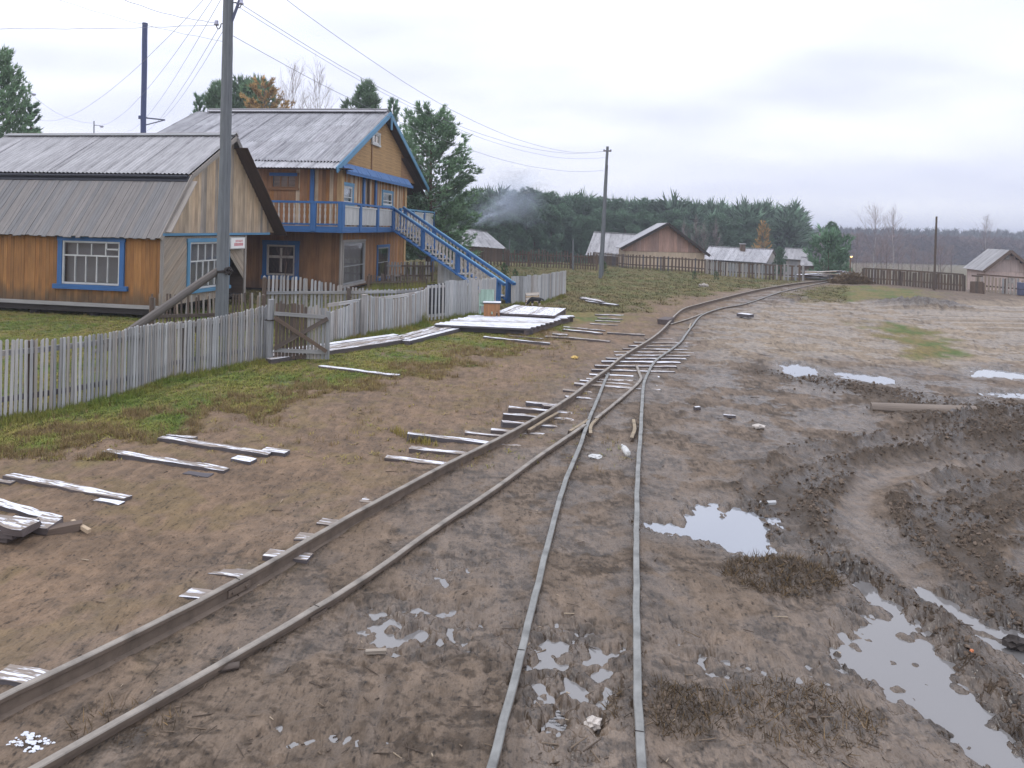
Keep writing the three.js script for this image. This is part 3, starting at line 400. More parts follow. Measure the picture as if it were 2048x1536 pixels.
// ================================================================ the two-storey house with balcony and outside stair
const B = frame(-6.62, 26, 0.122, 0.9925);
{
  const house = thing('two_storey_house', 'two-storey brown plank house with blue balcony, outside stair and pale corrugated roof', 'house');
  const atL = (s, y, o = 0) => B.q(-o, s, y), atG = (t, y, o = 0) => B.q(t, -o, y), L = 9.2, W = 8.8;
  const eaveL = [-0.7, 4.76], apex = [5.7, 7.89], eaveR = [13.2, 4.82], roofY = (t) => (t < apex[0] ? lerp(eaveL[1], apex[1], (t - eaveL[0]) / (apex[0] - eaveL[0])) : lerp(apex[1], eaveR[1], (t - apex[0]) / (eaveR[0] - apex[0])));
  const wl = grp('wall', house), wu = grp('wall', house), gl = grp('wall', house), gu = grp('wall', house), gable = grp('gable', house);
  // long side, ground floor window and the blue-topped window upstairs
  let a = B.onLong(527, 480), b = B.onLong(598, 552); const cut1 = windowAt(house, atL, B.nLong, b[0], a[0], b[1], a[1], { trim: 0.17, sash: 0.07, rows: [[0, 0.62, [0.5]], [0.62, 1, [0.5]]], bar: 0.075, sashMat: M.cream_paint });
  a = B.onLong(540, 345); b = B.onLong(597, 392); const cut2 = windowAt(house, atL, B.nLong, b[0], a[0], b[1] + 0.3, a[1], { trim: 0.09, sash: 0.04, rows: [[0, 1, [0.33, 0.66]]], sashMat: redBoards[2], trimMat: redBoards[1], back: M.brown_plywood });
  { const c = B.onLong(541, 346), e = B.onLong(596, 352); beam('blue_strip', atL(c[0], (c[1] + e[1]) / 2, 0.07), atL(e[0], (c[1] + e[1]) / 2, 0.07), 0.12, 0.05, M.blue_paint, house, B.nLong); }
  boardWall(wl, 'wall_board', atL, B.nLong, 0, L, 0.16, () => 0.12, () => 2.42, redBoards, [cut1], 0.025, [0.5, 0.7]); boardWall(wu, 'wall_board', atL, B.nLong, 0, L, 0.15, () => 2.44, () => roofY(0) - 0.06, redBoards.concat(orangeBoards[1], orangeBoards[2], tanBoards[1]), [cut2], 0.025, [0.3, 0.3]);
  // gable side
  const win = (l, t, r, bt, o) => { const p = B.onGable(l, t), q = B.onGable(r, bt); return windowAt(house, atG, B.nGable, p[0], q[0], q[1], p[1], o); };
  const cuts = [win(683, 363, 705, 408, { trim: 0.14, sash: 0.08, rows: [[0, 0.3, []], [0.3, 1, []]], trimMat: M.light_blue_paint, back: M.pale_curtain }), win(763, 379, 784, 412, { trim: 0.12, sash: 0.07, rows: [[0, 0.3, [0.5]], [0.3, 1, [0.5]]], trimMat: M.light_blue_paint, back: M.pale_curtain })];
  const cutsL = [win(684, 480, 727, 562, { trim: 0.09, sash: 0.07, rows: [[0, 0.42, []], [0.42, 1, []]], trimMat: greyBoards[1], sashMat: greyBoards[2], back: M.curtain_cloth }), win(753, 490, 776, 552, { trim: 0.12, sash: 0.06, rows: [[0, 0.5, []], [0.5, 1, []]], trimMat: M.blue_paint, sashMat: greyBoards[3] })];
  boardWall(gl, 'wall_board', atG, B.nGable, 0, W, 0.16, () => 0.12, () => 2.42, redBoards.concat(orangeBoards), cutsL, 0.025, [0.5, 0.6]); boardWall(gu, 'wall_board', atG, B.nGable, 0, W, 0.16, () => 2.44, () => 4.85, orangeBoards.concat(tanBoards), cuts, 0.025, [0.3, 0.3]);
  for (const [t, y0, y1, m, w] of [[0.02, 0.1, 2.42, M.silver_board, 0.2], [0.02, 2.44, 4.85, M.yellow_board, 0.22], [W - 0.05, 0.1, 2.42, M.yellow_board, 0.3], [W - 0.05, 2.44, 4.8, M.yellow_board, 0.32]]) beam('corner_board', atG(t, y0, 0.05), atG(t, y1, 0.05), w, 0.05, m, house, B.nGable);
  beam('corner_board', atL(0.05, 2.44, 0.05), atL(0.05, roofY(0) - 0.1, 0.05), 0.16, 0.04, M.yellow_board, house, B.nLong);
  for (const px of [725, 749]) { const t = B.onGable(px, 380)[0]; beam('blue_post', atG(t, 2.5, 0.07), atG(t, 4.85, 0.07), 0.2, 0.06, M.blue_paint, house, B.nGable); } { const t = B.onGable(733, 380)[0]; beam('drainpipe', atG(t, 2.5, 0.1), atG(t, 4.85, 0.1), 0.1, 0.1, brownBoards[0], house, B.nGable); }
  { const s = B.onLong(626, 360)[0]; beam('blue_post', atL(s, 2.5, 0.06), atL(s, 4.9, 0.06), 0.16, 0.06, M.blue_paint, house, B.nLong); }
  // plywood gable with its attic window
  { const y0 = 5.0, tA = -0.1, tM = 4.25, tB = 11.6, atP = (t, y, o = 0) => B.q(t, 0.32 - o, y), cut = (t) => roofY(t) - 0.13; part('gable_panel', slabGeo([[tA, y0], [tM - 0.05, y0], [tM - 0.05, cut(tM - 0.05)], [tA, cut(tA)]], atP, 0.03, 0.02, [1, 0]), M.plywood, gable); part('gable_panel', slabGeo([[tM, y0], [W + 0.1, y0], [W + 0.1, cut(W + 0.1)], [apex[0], cut(apex[0])], [tM, cut(tM)]], atP, 0.03, 0.02, [1, 0]), M.plywood, gable); part('gable_panel', slabGeo([[W + 0.12, y0], [tB, y0], [tB, cut(tB)], [W + 0.12, cut(W + 0.12)]], atP, 0.03, 0.02, [1, 0]), M.brown_plywood, gable); beam('batten', atP(tM, y0, 0.07), atP(tM, cut(tM), 0.07), 0.12, 0.04, M.brown_plywood, gable, B.nGable);
    const p = B.onGable(740, 260, 0.32), q = B.onGable(756, 291, 0.32); windowAt(house, (t, y, o) => atP(t, y, o + 0.06), B.nGable, p[0], q[0], q[1], p[1], { trim: 0.1, sash: 0.06, trimMat: M.white_paint, rows: [[0, 1, [0.5]]] }); }
  // blue lean-to strip under the gable
  { const pr = grp('pent_roof', house), n = 26; for (let i = 0; i < n; i++) { const t0 = lerp(-0.25, 9.2, i / n), t1 = lerp(-0.25, 9.2, (i + 1) / n), tm = (t0 + t1) / 2, sag = 0.05 * n2(tm, 3); beam('pent_board', atG(tm, 5.06, 0.03), atG(tm, 4.70 + sag * 0.6, 0.3), t1 - t0 - 0.01, 0.025, M.blue_paint, pr, V(B.nGable.x, 1, B.nGable.z)); } beam('pent_edge', atG(-0.25, 4.67, 0.31), atG(9.2, 4.67, 0.31), 0.13, 0.03, M.blue_paint, pr, B.nGable); }
  // roof
  const roof = grp('roof', house), S0 = -0.1, S1 = 9.55, LM = [M.slate_light, M.slate_light_b, M.slate_light_c];
  sheets(roof, (s, f) => B.q(lerp(apex[0], eaveL[0] + 0.5, f), s, roofY(lerp(apex[0], eaveL[0] + 0.5, f)) + 0.07), S0, S1, 3, 1.13, 8, 0.036, LM);
  sheets(roof, (s, f) => B.q(lerp(eaveL[0] + 0.55, eaveL[0] - 0.05, f), s, roofY(lerp(eaveL[0] + 0.55, eaveL[0] - 0.05, f)) + 0.03), S0, 5, 1, 1.13, 8, 0.02, [M.slate_light_c]);
  sheets(roof, (s, f) => B.q(lerp(apex[0], eaveR[0], f), s, roofY(lerp(apex[0], eaveR[0], f)) + 0.07), S0, S1, 4, 1.13, 8, 0.024, LM);
  beam('ridge_board', B.q(apex[0] - 0.15, S0 + 0.1, apex[1] + 0.14), B.q(apex[0] - 0.15, 8.9, apex[1] + 0.14), 0.34, 0.03, M.slate_light, roof, V(B.nLong.x, 2, B.nLong.z)); beam('ridge_board', B.q(apex[0] + 0.15, S0 + 0.1, apex[1] + 0.14), B.q(apex[0] + 0.15, 8.9, apex[1] + 0.14), 0.34, 0.03, M.slate_grey, roof, V(-B.nLong.x, 2, -B.nLong.z)); beam('ridge_board', B.q(apex[0] - 0.05, S0 + 0.1, apex[1] + 0.22), B.q(apex[0] - 0.05, 8.9, apex[1] + 0.22), 0.14, 0.03, M.slate_light_c, roof, V(0, 1, 0));
  const rk = (t) => B.q(t, S0 - 0.03, roofY(t) - 0.02);
  beam('rake_board', rk(eaveL[0] - 0.1), rk(apex[0]), 0.24, 0.04, M.light_blue_paint, roof, B.nGable); beam('rake_board', rk(apex[0]), rk(eaveR[0] + 0.1), 0.24, 0.04, M.light_blue_paint, roof, B.nGable); beam('pendant_board', B.q(apex[0], S0 - 0.08, apex[1] - 0.1), B.q(apex[0], S0 - 0.08, apex[1] - 0.75), 0.2, 0.04, M.light_blue_paint, roof, B.nGable);
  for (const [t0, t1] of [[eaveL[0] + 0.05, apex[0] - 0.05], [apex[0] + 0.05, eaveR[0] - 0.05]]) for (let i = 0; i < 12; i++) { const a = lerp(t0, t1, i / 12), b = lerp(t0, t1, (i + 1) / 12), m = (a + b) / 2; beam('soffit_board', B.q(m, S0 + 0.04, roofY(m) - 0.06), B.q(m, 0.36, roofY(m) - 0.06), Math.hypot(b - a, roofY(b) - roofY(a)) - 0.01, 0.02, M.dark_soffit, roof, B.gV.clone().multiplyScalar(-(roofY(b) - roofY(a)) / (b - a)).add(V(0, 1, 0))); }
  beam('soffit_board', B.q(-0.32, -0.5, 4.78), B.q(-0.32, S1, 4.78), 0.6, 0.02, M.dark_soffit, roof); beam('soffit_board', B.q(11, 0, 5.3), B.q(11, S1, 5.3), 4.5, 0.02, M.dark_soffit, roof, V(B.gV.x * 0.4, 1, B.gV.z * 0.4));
  { const hid = grp('wall', house); beam('wall_board', B.q(W, 0, 2.5), B.q(W, L, 2.5), 4.8, 0.06, brownBoards[0], hid, B.gV); beam('wall_board', B.q(0, L, 2.5), B.q(W, L, 2.5), 4.8, 0.06, redBoards[0], hid, B.lV); part('gable_panel', slabGeo([[-0.5, 4.9], [apex[0], 7.75], [12.8, 4.9]], (t, y, o) => B.q(t, L - o, y), 0.05, 0, [0, 1]), redBoards[1], hid); beam('floor', B.q(W / 2, 0.05, 0.1), B.q(W / 2, L, 0.1), W, 0.06, M.blackened_wood, hid); beam('floor', B.q(W / 2, 0.05, 2.43), B.q(W / 2, L, 2.43), W - 0.1, 0.06, M.blackened_wood, hid); beam('ceiling', B.q(W / 2, 0.05, 4.8), B.q(W / 2, L, 4.8), W - 0.1, 0.06, M.blackened_wood, hid); }
  // balcony
  const bal = grp('balcony', house), o1 = 0.51, o2 = 1.2, yD = 2.6, yR = 3.47, Eg = (t, y) => B.q(t, -o1, y), El = (s, y) => B.q(-o2, s, y);
  for (let k = 0; k < 9; k++) { const t = -o2 + (k + 0.5) * (o2 / 9); beam('deck_plank', B.q(t, -o1, yD - 0.02), B.q(t, L, yD - 0.02), o2 / 9 - 0.01, 0.035, pick(greyBoards), bal); } for (let k = 0; k < 4; k++) { const s = -o1 + (k + 0.5) * (o1 / 4); beam('deck_plank', B.q(0, s, yD - 0.02), B.q(13, s, yD - 0.02), o1 / 4 - 0.01, 0.035, pick(greyBoards), bal); }
  beam('fascia', El(-o1, 2.47), El(L, 2.47), 0.22, 0.05, M.blue_paint, bal, B.nLong); beam('fascia', Eg(-o2, 2.47), Eg(13, 2.47), 0.22, 0.05, M.blue_paint, bal, B.nGable); beam('bottom_rail', El(-o1, 2.66), El(L, 2.66), 0.07, 0.06, M.blue_paint, bal, B.nLong);
  beam('hand_rail', El(-o1 - 0.06, yR), El(L, yR), 0.13, 0.08, M.blue_paint, bal, V(0, 1, 0)); beam('hand_rail', Eg(-o2 - 0.06, yR), Eg(5.2, yR), 0.13, 0.08, M.blue_paint, bal, V(0, 1, 0)); beam('hand_rail', Eg(6.3, yR), Eg(13.1, yR), 0.13, 0.08, M.light_blue_paint, bal, V(0, 1, 0)); beam('hand_rail', B.q(13.1, -o1, yR), B.q(13.1, 0.5, yR), 0.13, 0.08, M.light_blue_paint, bal, V(0, 1, 0));
  for (const px of [627]) { const s = B.onLong(px, 430, -o2)[0]; beam('post', El(s, 2.4), El(s, yR), 0.2, 0.12, M.blue_paint, bal, B.nLong); } for (let s = 3.4; s < L; s += 2.2) beam('post', El(s, 2.4), El(s, yR), 0.18, 0.12, M.blue_paint, bal, B.nLong);
  beam('post', El(-o1, 2.36), El(-o1, yR), 0.2, 0.2, M.blue_paint, bal, B.nLong); const panels = [-o2, 0.75, 2.9, 5.1];
  for (const t of panels.slice(1)) beam('post', Eg(t, 2.4), Eg(t, yR), t > 5 ? 0.36 : 0.22, 0.12, M.blue_paint, bal, B.nGable); for (const t of [6.3, 8.6, 10.8, 13.0]) beam('post', Eg(t, 2.4), Eg(t, yR), 0.2, 0.12, M.blue_paint, bal, B.nGable); beam('post', Eg(13.0, 0), Eg(13.0, 2.4), 0.16, 0.16, M.blue_paint, bal, B.nGable);
  for (let s = -o1 + 0.22; s < L; s += 0.2) { const m = part('baluster', balusterGeo, M.cream_paint, bal); m.position.copy(El(s, yD + 0.06)); m.scale.set(1.3, 1, 1.3); }
  const slats = (t0, t1) => { for (let t = t0 + 0.16; t < t1 - 0.12; t += 0.125) beam('lattice_slat', Eg(t, yD + 0.05), Eg(t, yR - 0.09), 0.085, 0.02, M.white_paint, bal, B.nGable); beam('lattice_rail', Eg(t0 + 0.1, yD + 0.2).addScaledVector(B.nGable, -0.03), Eg(t1 - 0.1, yD + 0.2).addScaledVector(B.nGable, -0.03), 0.06, 0.03, M.white_paint, bal, B.nGable); beam('lattice_rail', Eg(t0 + 0.1, yR - 0.12).addScaledVector(B.nGable, 0.02), Eg(t1 - 0.1, yR - 0.12).addScaledVector(B.nGable, 0.02), 0.06, 0.02, M.white_paint, bal, B.nGable); };
  for (let i = 0; i < 3; i++) slats(panels[i], panels[i + 1]); slats(6.3, 8.6); slats(8.6, 10.8); slats(10.8, 13.0);
  // stair from the balcony down to the yard
  const st = grp('staircase', house), nt = Eg(5.2, 2.6), nb = G(1000, 608), off = G(1020, 606.5).sub(nb), top = (f) => nt.clone().addScaledVector(off, f * 1.35), bot = (f) => nb.clone().addScaledVector(off, f), at = (k, f, up) => { const p = top(f).lerp(bot(f), k); p.y = lerp(2.6, 0.12, k) + up; return p; };
  for (const f of [0, 1]) {
    const nrm = V(0.6, 0, 0.8);
    beam('stringer', at(-0.01, f, -0.12), at(0.985, f, -0.06), 0.26, 0.05, M.blue_paint, st, nrm); beam('hand_rail', at(-0.02, f, 0.86), at(1.03, f, 0.66), 0.11, 0.09, M.blue_paint, st, V(0, 1, 0)); beam('rail_cap', at(-0.02, f, 0.92), at(1.035, f, 0.72), 0.06, 0.015, M.light_blue_paint, st, V(0, 1, 0));
    for (const k of [0.005, 0.335, 0.665]) beam('newel', at(k, f, -0.14), at(k, f, lerp(0.87, 0.66, k)), 0.17, 0.1, M.blue_paint, st, nrm); { const p = at(0.985, f, 0); beam('newel', V(p.x, -0.05, p.z), V(p.x, p.y + 0.66, p.z), 0.16, 0.12, M.blue_paint, st, nrm); const w = at(0.86, f, 0); }
    for (let i = 1; i < 30; i++) { const k = i / 30; if (Math.abs(k - 0.335) < 0.014 || Math.abs(k - 0.665) < 0.014) continue; const m = part('baluster', balusterGeo, M.cream_paint, st); m.position.copy(at(k, f, -0.02)); m.scale.set(1.55, lerp(1.08, 0.84, k), 1.55); }
  }
  for (let i = 0; i < 15; i++) { const k = (i + 0.6) / 15.4, p = at(k, 0, -0.02), q = at(k, 1, -0.02); beam('tread', p, q, 0.3, 0.04, i % 2 ? whiteBoards[1] : M.white_paint, st); }
  // bare boards closing in the space under the stair
  for (let i = 0; i < 9; i++) { const k = 0.44 + i * 0.028, p = at(k, 0.6, -0.22); beam('stair_board', V(p.x, 0, p.z), p, 0.16, 0.025, pick(whiteBoards), st, V(0.6, 0, 0.8)); }
}

// ================================================================ fences
const picketGeos = [0, 1, 2, 3, 4].map((k) => { // one unit high, one unit wide: scaled to size
  const c = [[0.5, 0.012], [0.5, 0.004], [0.42, 0.016], [0.5, 0.02], [0.5, 0.008]][k], s = new THREE.Shape([new THREE.Vector2(-0.5, 0), new THREE.Vector2(0.5, 0), new THREE.Vector2(0.5, 1 - c[1]), new THREE.Vector2(k === 3 ? 0.5 : 0.12, 1), new THREE.Vector2(k === 3 ? 0.1 : -0.15, 1 - (k === 3 ? 0.008 : 0)), new THREE.Vector2(-0.5, 1 - c[1] * 1.2 - 0.005)]);
  const g = new THREE.ExtrudeGeometry(s, { depth: 0.02, bevelEnabled: false }), uv = g.attributes.uv, p = g.attributes.position; g.translate(0, 0, -0.01);
  for (let i = 0; i < uv.count; i++) uv.setXY(i, p.getX(i) * 0.16 + k * 0.21, p.getY(i) * 0.62 + k * 0.37); return g;
});
const flatGeo = (() => { const g = new THREE.BoxGeometry(1, 1, 0.022); g.translate(0, 0.5, 0); const uv = g.attributes.uv, p = g.attributes.position; for (let i = 0; i < uv.count; i++) uv.setXY(i, p.getX(i) * 0.25 + 0.3, p.getY(i) * 0.7); return g; })();
function fenceLine(knots, h0 = 0) { // knots: [x, y at the foot, y at the top]
  const pts = knots.map(([x, y, t, back]) => { const f = back ? P(x, y, back) : G(x, y, h0), d = -f.z; return { f, h: (ray(x, y)[1] - ray(x, t)[1]) * d }; }), len = [0];
  for (let i = 1; i < pts.length; i++) len.push(len[i - 1] + Math.hypot(pts[i].f.x - pts[i - 1].f.x, pts[i].f.z - pts[i - 1].f.z));
  return { L: len[len.length - 1], at(s) { let i = 0; while (i < pts.length - 2 && s > len[i + 1]) i++; const k = clamp((s - len[i]) / (len[i + 1] - len[i]), 0, 1), a = pts[i], b = pts[i + 1], p = a.f.clone().lerp(b.f, k); return { p, h: lerp(a.h, b.h, k), dir: b.f.clone().sub(a.f).setY(0).normalize() }; } };
}
function fence(label, knots, o) {
  const t = thing(o.name ?? 'picket_fence', label, 'fence', o.group), F1 = fenceLine(knots), n = Math.max(1, Math.round(F1.L / o.pitch)), geos = o.flat ? [flatGeo] : picketGeos;
  for (let i = 0; i <= n; i++) {
    if (o.skip && R() < o.skip) continue;
    const q = F1.at((i / n) * F1.L), gy = o.fixed ? q.p.y : hgt(q.p.x, q.p.z), m = part(o.flat ? 'board' : 'picket', pick(geos), pick(o.mats), t), top = q.p.y + q.h + rr(-1, 1) * (o.rough ?? 0.012);
    m.position.set(q.p.x + rr(-0.006, 0.006), gy - 0.02 + rr(0, o.lift ?? 0.02), q.p.z); m.rotation.set(rr(-0.012, 0.012), Math.atan2(-q.dir.z, q.dir.x), rr(-1, 1) * (o.tilt ?? 0.02)); m.scale.set(o.w * rr(0.94, 1.04), Math.max(0.1, top - gy + 0.02), 1);
  }
  const back = (o.side ?? 1) * -0.035, rm = o.railMats ?? o.mats;
  for (const f of o.rails ?? []) for (let k = 0, N = Math.max(1, Math.round(F1.L / (o.railStep ?? 0.8))); k < N; k++) { const a = F1.at((k / N) * F1.L), b = F1.at(((k + 1) / N) * F1.L), nn = V(-a.dir.z, 0, a.dir.x).multiplyScalar(-back), A = a.p.clone().setY(a.p.y + f).add(nn), C = b.p.clone().setY(b.p.y + f).add(nn); beam('rail', A, C, 0.075, 0.04, o.frostRail && f < 0.4 ? frosted(0) : pick(rm), t, V(a.dir.z, 0, -a.dir.x)); }
  for (const f of o.posts ?? []) { const q = F1.at(f * F1.L), nn = V(-q.dir.z, 0, q.dir.x).multiplyScalar(-back * 2.4), r = o.postR ?? 0.055; part('post', logGeo(V(q.p.x, -0.1 + q.p.y, q.p.z).add(nn), V(q.p.x, q.p.y + q.h * (o.postH ?? 0.98), q.p.z).add(nn), r, r * 0.93, 0.08, 9), pick(o.postMats ?? brownBoards), t); }
  return t;
}
// frost lies on the upper face of old timber: a box's six faces, the third is the top
const frostMats = [[0.04, 0.13], [-0.05, 0.31], [-0.19, 0.57], [0.24, 0.72]].map(([amt, seed], i) => { const m = new THREE.MeshStandardMaterial({ map: frostTex(0.30, 0.25, 0.21, amt, seed * 20), bumpMap: grain, bumpScale: 0.004, roughness: 0.9 }); m.name = 'frosted_timber_' + i; return m; });
const timber = variants('old_timber', 4, 0.125, 0.105, 0.105, 0.4, 31);
const frosted = (k) => { const w = pick(timber); return [w, w, frostMats[k], w, w, w]; };

const fp = { pitch: 0.056, w: 0.036, mats: greyBoards.concat(greyBoards, whiteBoards), rails: [0.24, 0.86], frostRail: true, railStep: 0.35, tilt: 0.012, rough: 0.008 };
fence('long grey picket fence running along the grass from the near corner to the gate', [[-330, 905, 672], [-120, 860, 680], [0, 836, 681], [102, 821, 678], [160, 809, 673], [222, 797, 665], [284, 780, 651], [342, 755, 645], [395, 745, 640], [444, 735, 632], [490, 726, 621], [531, 717, 611]], { ...fp, posts: [0.05, 0.3, 0.56, 0.73, 0.82, 0.985], side: -1 });
fence('scalloped whitish picket fence beside the boardwalk, right of the gate', [[657, 687, 624], [690, 680, 614], [722, 672, 597], [736, 669.5, 591], [765, 665, 597], [789, 661, 599], [815, 655, 594], [852, 645, 576]], { ...fp, pitch: 0.062, w: 0.048, mats: whiteBoards.concat(greyBoards.slice(0, 2)), posts: [0.01, 0.99], side: -1 });
{ const q = thing('fence_post', 'thick grey square post in the middle of the scalloped picket fence', 'post'), p = G(727, 674); beam('post', V(p.x, -0.1, p.z), V(p.x, 1.0, p.z), 0.11, 0.1, greyBoards[3], q, V(0.9, 0, 0.3)); beam('cap', V(p.x, 1.0, p.z), V(p.x, 1.02, p.z), 0.13, 0.12, greyBoards[1], q, V(0.9, 0, 0.3)); }
fence('short run of white pickets with wide dark gaps beside the plank fence', [[855, 641, 571], [892, 637, 565]], { pitch: 0.135, w: 0.062, mats: whiteBoards, rails: [0.12, 0.95], side: -1, posts: [0] });
{ const t = thing('dark_sheet', 'dark roofing sheet standing behind the widely spaced white pickets', 'sheet'), a = G(857, 639), b = G(893, 635); for (let k = 0; k < 3; k++) beam('board', a.clone().add(V(-0.06, 0.2 + k * 0.32, -0.14)), b.clone().add(V(-0.06, 0.2 + k * 0.32, -0.14)), 0.31, 0.02, M.roofing_felt, t, V(0.6, 0, 0.8)); }
fence('close-boarded pale fence behind the green chair, left of the stair foot', [[893, 637, 564], [930, 633, 561], [961, 629, 559], [990, 613, 558]], { name: 'plank_fence', flat: true, pitch: 0.15, w: 0.145, mats: whiteBoards, rails: [0.3, 0.95], side: -1, posts: [0.5], lift: 0.04, rough: 0.03 });
fence('close-boarded pale fence running back from the right of the stair foot', [[1026, 607, 553], [1060, 606, 551], [1078, 605, 550], [1104, 598, 546], [1130, 589, 542]], { name: 'plank_fence', flat: true, pitch: 0.15, w: 0.147, mats: whiteBoards.concat(greyBoards.slice(0, 3)), rails: [0.2, 0.8], side: -1, posts: [0.02, 0.98], rough: 0.02 });
fence('tall grey picket fence with a sagging top behind the scalloped fence, enclosing the yard', [[527, 652, 552], [560, 651, 551], [601, 650, 555], [650, 649, 565], [700, 648, 575], [741, 647, 579], [790, 646, 579], [850, 643, 575]], { pitch: 0.098, w: 0.058, mats: greyBoards.concat(whiteBoards.slice(0, 3)), rails: [0.3, 0.86], side: 1, posts: [0, 0.5] });
fence('low weathered brown picket fence below the hut gable and around the pole', [[303, 668, 592], [360, 666, 592], [420, 664, 591], [480, 662, 590], [525, 660, 588]], { pitch: 0.078, w: 0.042, mats: brownBoards.concat(greyBoards.slice(0, 2), paleBoards.slice(0, 2)), rails: [0.42, 0.16], frostRail: true, side: 1, posts: [0.0, 1], tilt: 0.05, rough: 0.05 });
fence('brown picket fence behind the house, seen under the stair', [[770, 566, 524], [864, 566, 523]], { pitch: 0.15, w: 0.08, mats: brownBoards.concat(greyBoards), rails: [0.35, 0.8], posts: [0, 1] });
fence('low dark rickety fence in front of the ground-floor windows of the two-storey house', [[735, 592, 551], [790, 590, 549], [850, 588, 556]], { pitch: 0.13, w: 0.06, mats: brownBoards, rails: [0.5], posts: [0, 1], rough: 0.06, tilt: 0.06 });
// the gate stands a little open
{
  const gate = thing('garden_gate', 'weathered picket gate with dark cross braces, standing ajar beside the boardwalk', 'gate'), a = G(548, 722), b = G(655, 722), at = (k, y) => a.clone().lerp(b, k).setY(y), nn = V(0, 0, -1), H = (k) => lerp(1.12, 1.0, k);
  for (let i = 0; i < 15; i++) { const k = (i + 0.5) / 15, m = part('picket', pick(picketGeos), pick(brownBoards.concat(i < 5 ? brownBoards : greyBoards)), gate); m.position.copy(at(k, 0.04)); m.scale.set(0.055, H(k) + rr(-0.03, 0.03), 1); m.rotation.set(0, Math.atan2(-(b.z - a.z), b.x - a.x), rr(-0.01, 0.01)); }
  const dk = brownBoards[3], f = (k, y, o) => at(k, y).add(V(0, 0, o)); beam('rail', f(0, 0.93, 0.03), f(1.02, 0.86, 0.03), 0.07, 0.03, greyBoards[4], gate, V(0, 0, 1)); beam('rail', f(0, 0.22, 0.03), f(1.02, 0.17, 0.03), 0.07, 0.03, greyBoards[4], gate, V(0, 0, 1)); beam('brace', f(0.02, 0.25, 0.06), f(1, 0.84, 0.06), 0.08, 0.025, dk, gate, V(0, 0, 1)); beam('brace', f(0.02, 0.86, 0.085), f(1, 0.2, 0.085), 0.07, 0.02, brownBoards[1], gate, V(0, 0, 1)); beam('stile', f(1.0, 0.04, 0.02), f(1.0, 0.98, 0.02), 0.07, 0.05, greyBoards[5], gate, V(0, 0, 1));
  const q = thing('gate_post', 'thick leaning grey gate post at the end of the long picket fence', 'post'), p = G(538, 722); part('post', logGeo(V(p.x, -0.1, p.z), V(p.x + 0.02, 1.2, p.z), 0.07, 0.06, 0.08), greyBoards[2], q); part('hinge', new THREE.TorusGeometry(0.09, 0.012, 6, 14), M.blackened_wood, q).position.set(p.x, 0.8, p.z); q.children[1].rotation.x = Math.PI / 2;
}
// ================================================================ boardwalk and landing stages of frosted planks
function deck(name, label, cat, c, n, o) { // c: near-left, near-right, far-left, far-right corners; planks run left to right (along) or away
  const t = thing(name, label, cat);
  for (let i = 0; i < n; i++) {
    const f0 = (i + 0.5) / n, [A, C] = o.away ? [c[0].clone().lerp(c[1], f0), c[2].clone().lerp(c[3], f0)] : [c[0].clone().lerp(c[2], f0), c[1].clone().lerp(c[3], f0)];
    const wide = (o.away ? c[0].distanceTo(c[1]) : (c[0].distanceTo(c[2]) + c[1].distanceTo(c[3])) / 2) / n, d = C.clone().sub(A).normalize(); A.addScaledVector(d, rr(-1, 1) * (o.ragged ?? 0.03)); C.addScaledVector(d, rr(-1, 1) * (o.ragged ?? 0.03)); const y = rr(-0.006, 0.006) + (o.step ?? 0) * (i % 2);
    A.y += y; C.y += y + rr(-0.006, 0.006); beam('plank', A, C, wide * rr(0.985, 0.998), 0.05, frosted(o.frost[i % o.frost.length]), t, V(0, 1, 0), 0.006, 6);
  }
  const e = (A, C) => beam('edge_beam', A.clone().setY(A.y - 0.085), C.clone().setY(C.y - 0.085), 0.1, 0.11, pick(timber), t); e(c[0].clone().lerp(c[2], 0.06), c[1].clone().lerp(c[3], 0.06)); e(c[0].clone().lerp(c[2], 0.94), c[1].clone().lerp(c[3], 0.94)); e(c[0].clone().lerp(c[1], 0.05), c[2].clone().lerp(c[3], 0.05)); e(c[0].clone().lerp(c[1], 0.96), c[2].clone().lerp(c[3], 0.96)); return t;
}
deck('plank_platform', 'broad low platform of frost-covered planks in front of the green chair', 'platform', [G(866, 650.5, 0.15), G(1059, 659.5, 0.15), G(950, 632, 0.15), G(1150, 632, 0.15)], 11, { frost: [3, 3, 3, 3, 0, 3, 3], ragged: 0.06 });
deck('plank_platform', 'smaller frost-white plank platform at the foot of the stair, behind the broad one', 'platform', [G(990, 627, 0.24), G(1109, 633, 0.24), G(1030, 611.5, 0.24), G(1132, 619, 0.24)], 9, { frost: [3, 0, 3, 3], away: true });
deck('boardwalk', 'near half of the frosted boardwalk, passing under the gate', 'boardwalk', [G(540, 722, 0.06), G(806, 681, 0.07), G(541, 705, 0.06), G(789, 671, 0.07)], 4, { frost: [0, 2, 1, 3], step: 0.012 });
deck('boardwalk', 'far half of the frosted boardwalk leading to the broad platform', 'boardwalk', [G(813, 685, 0.07), G(928, 656, 0.08), G(800, 674, 0.07), G(884, 650, 0.08)], 4, { frost: [3, 1, 2, 0], step: 0.012 });

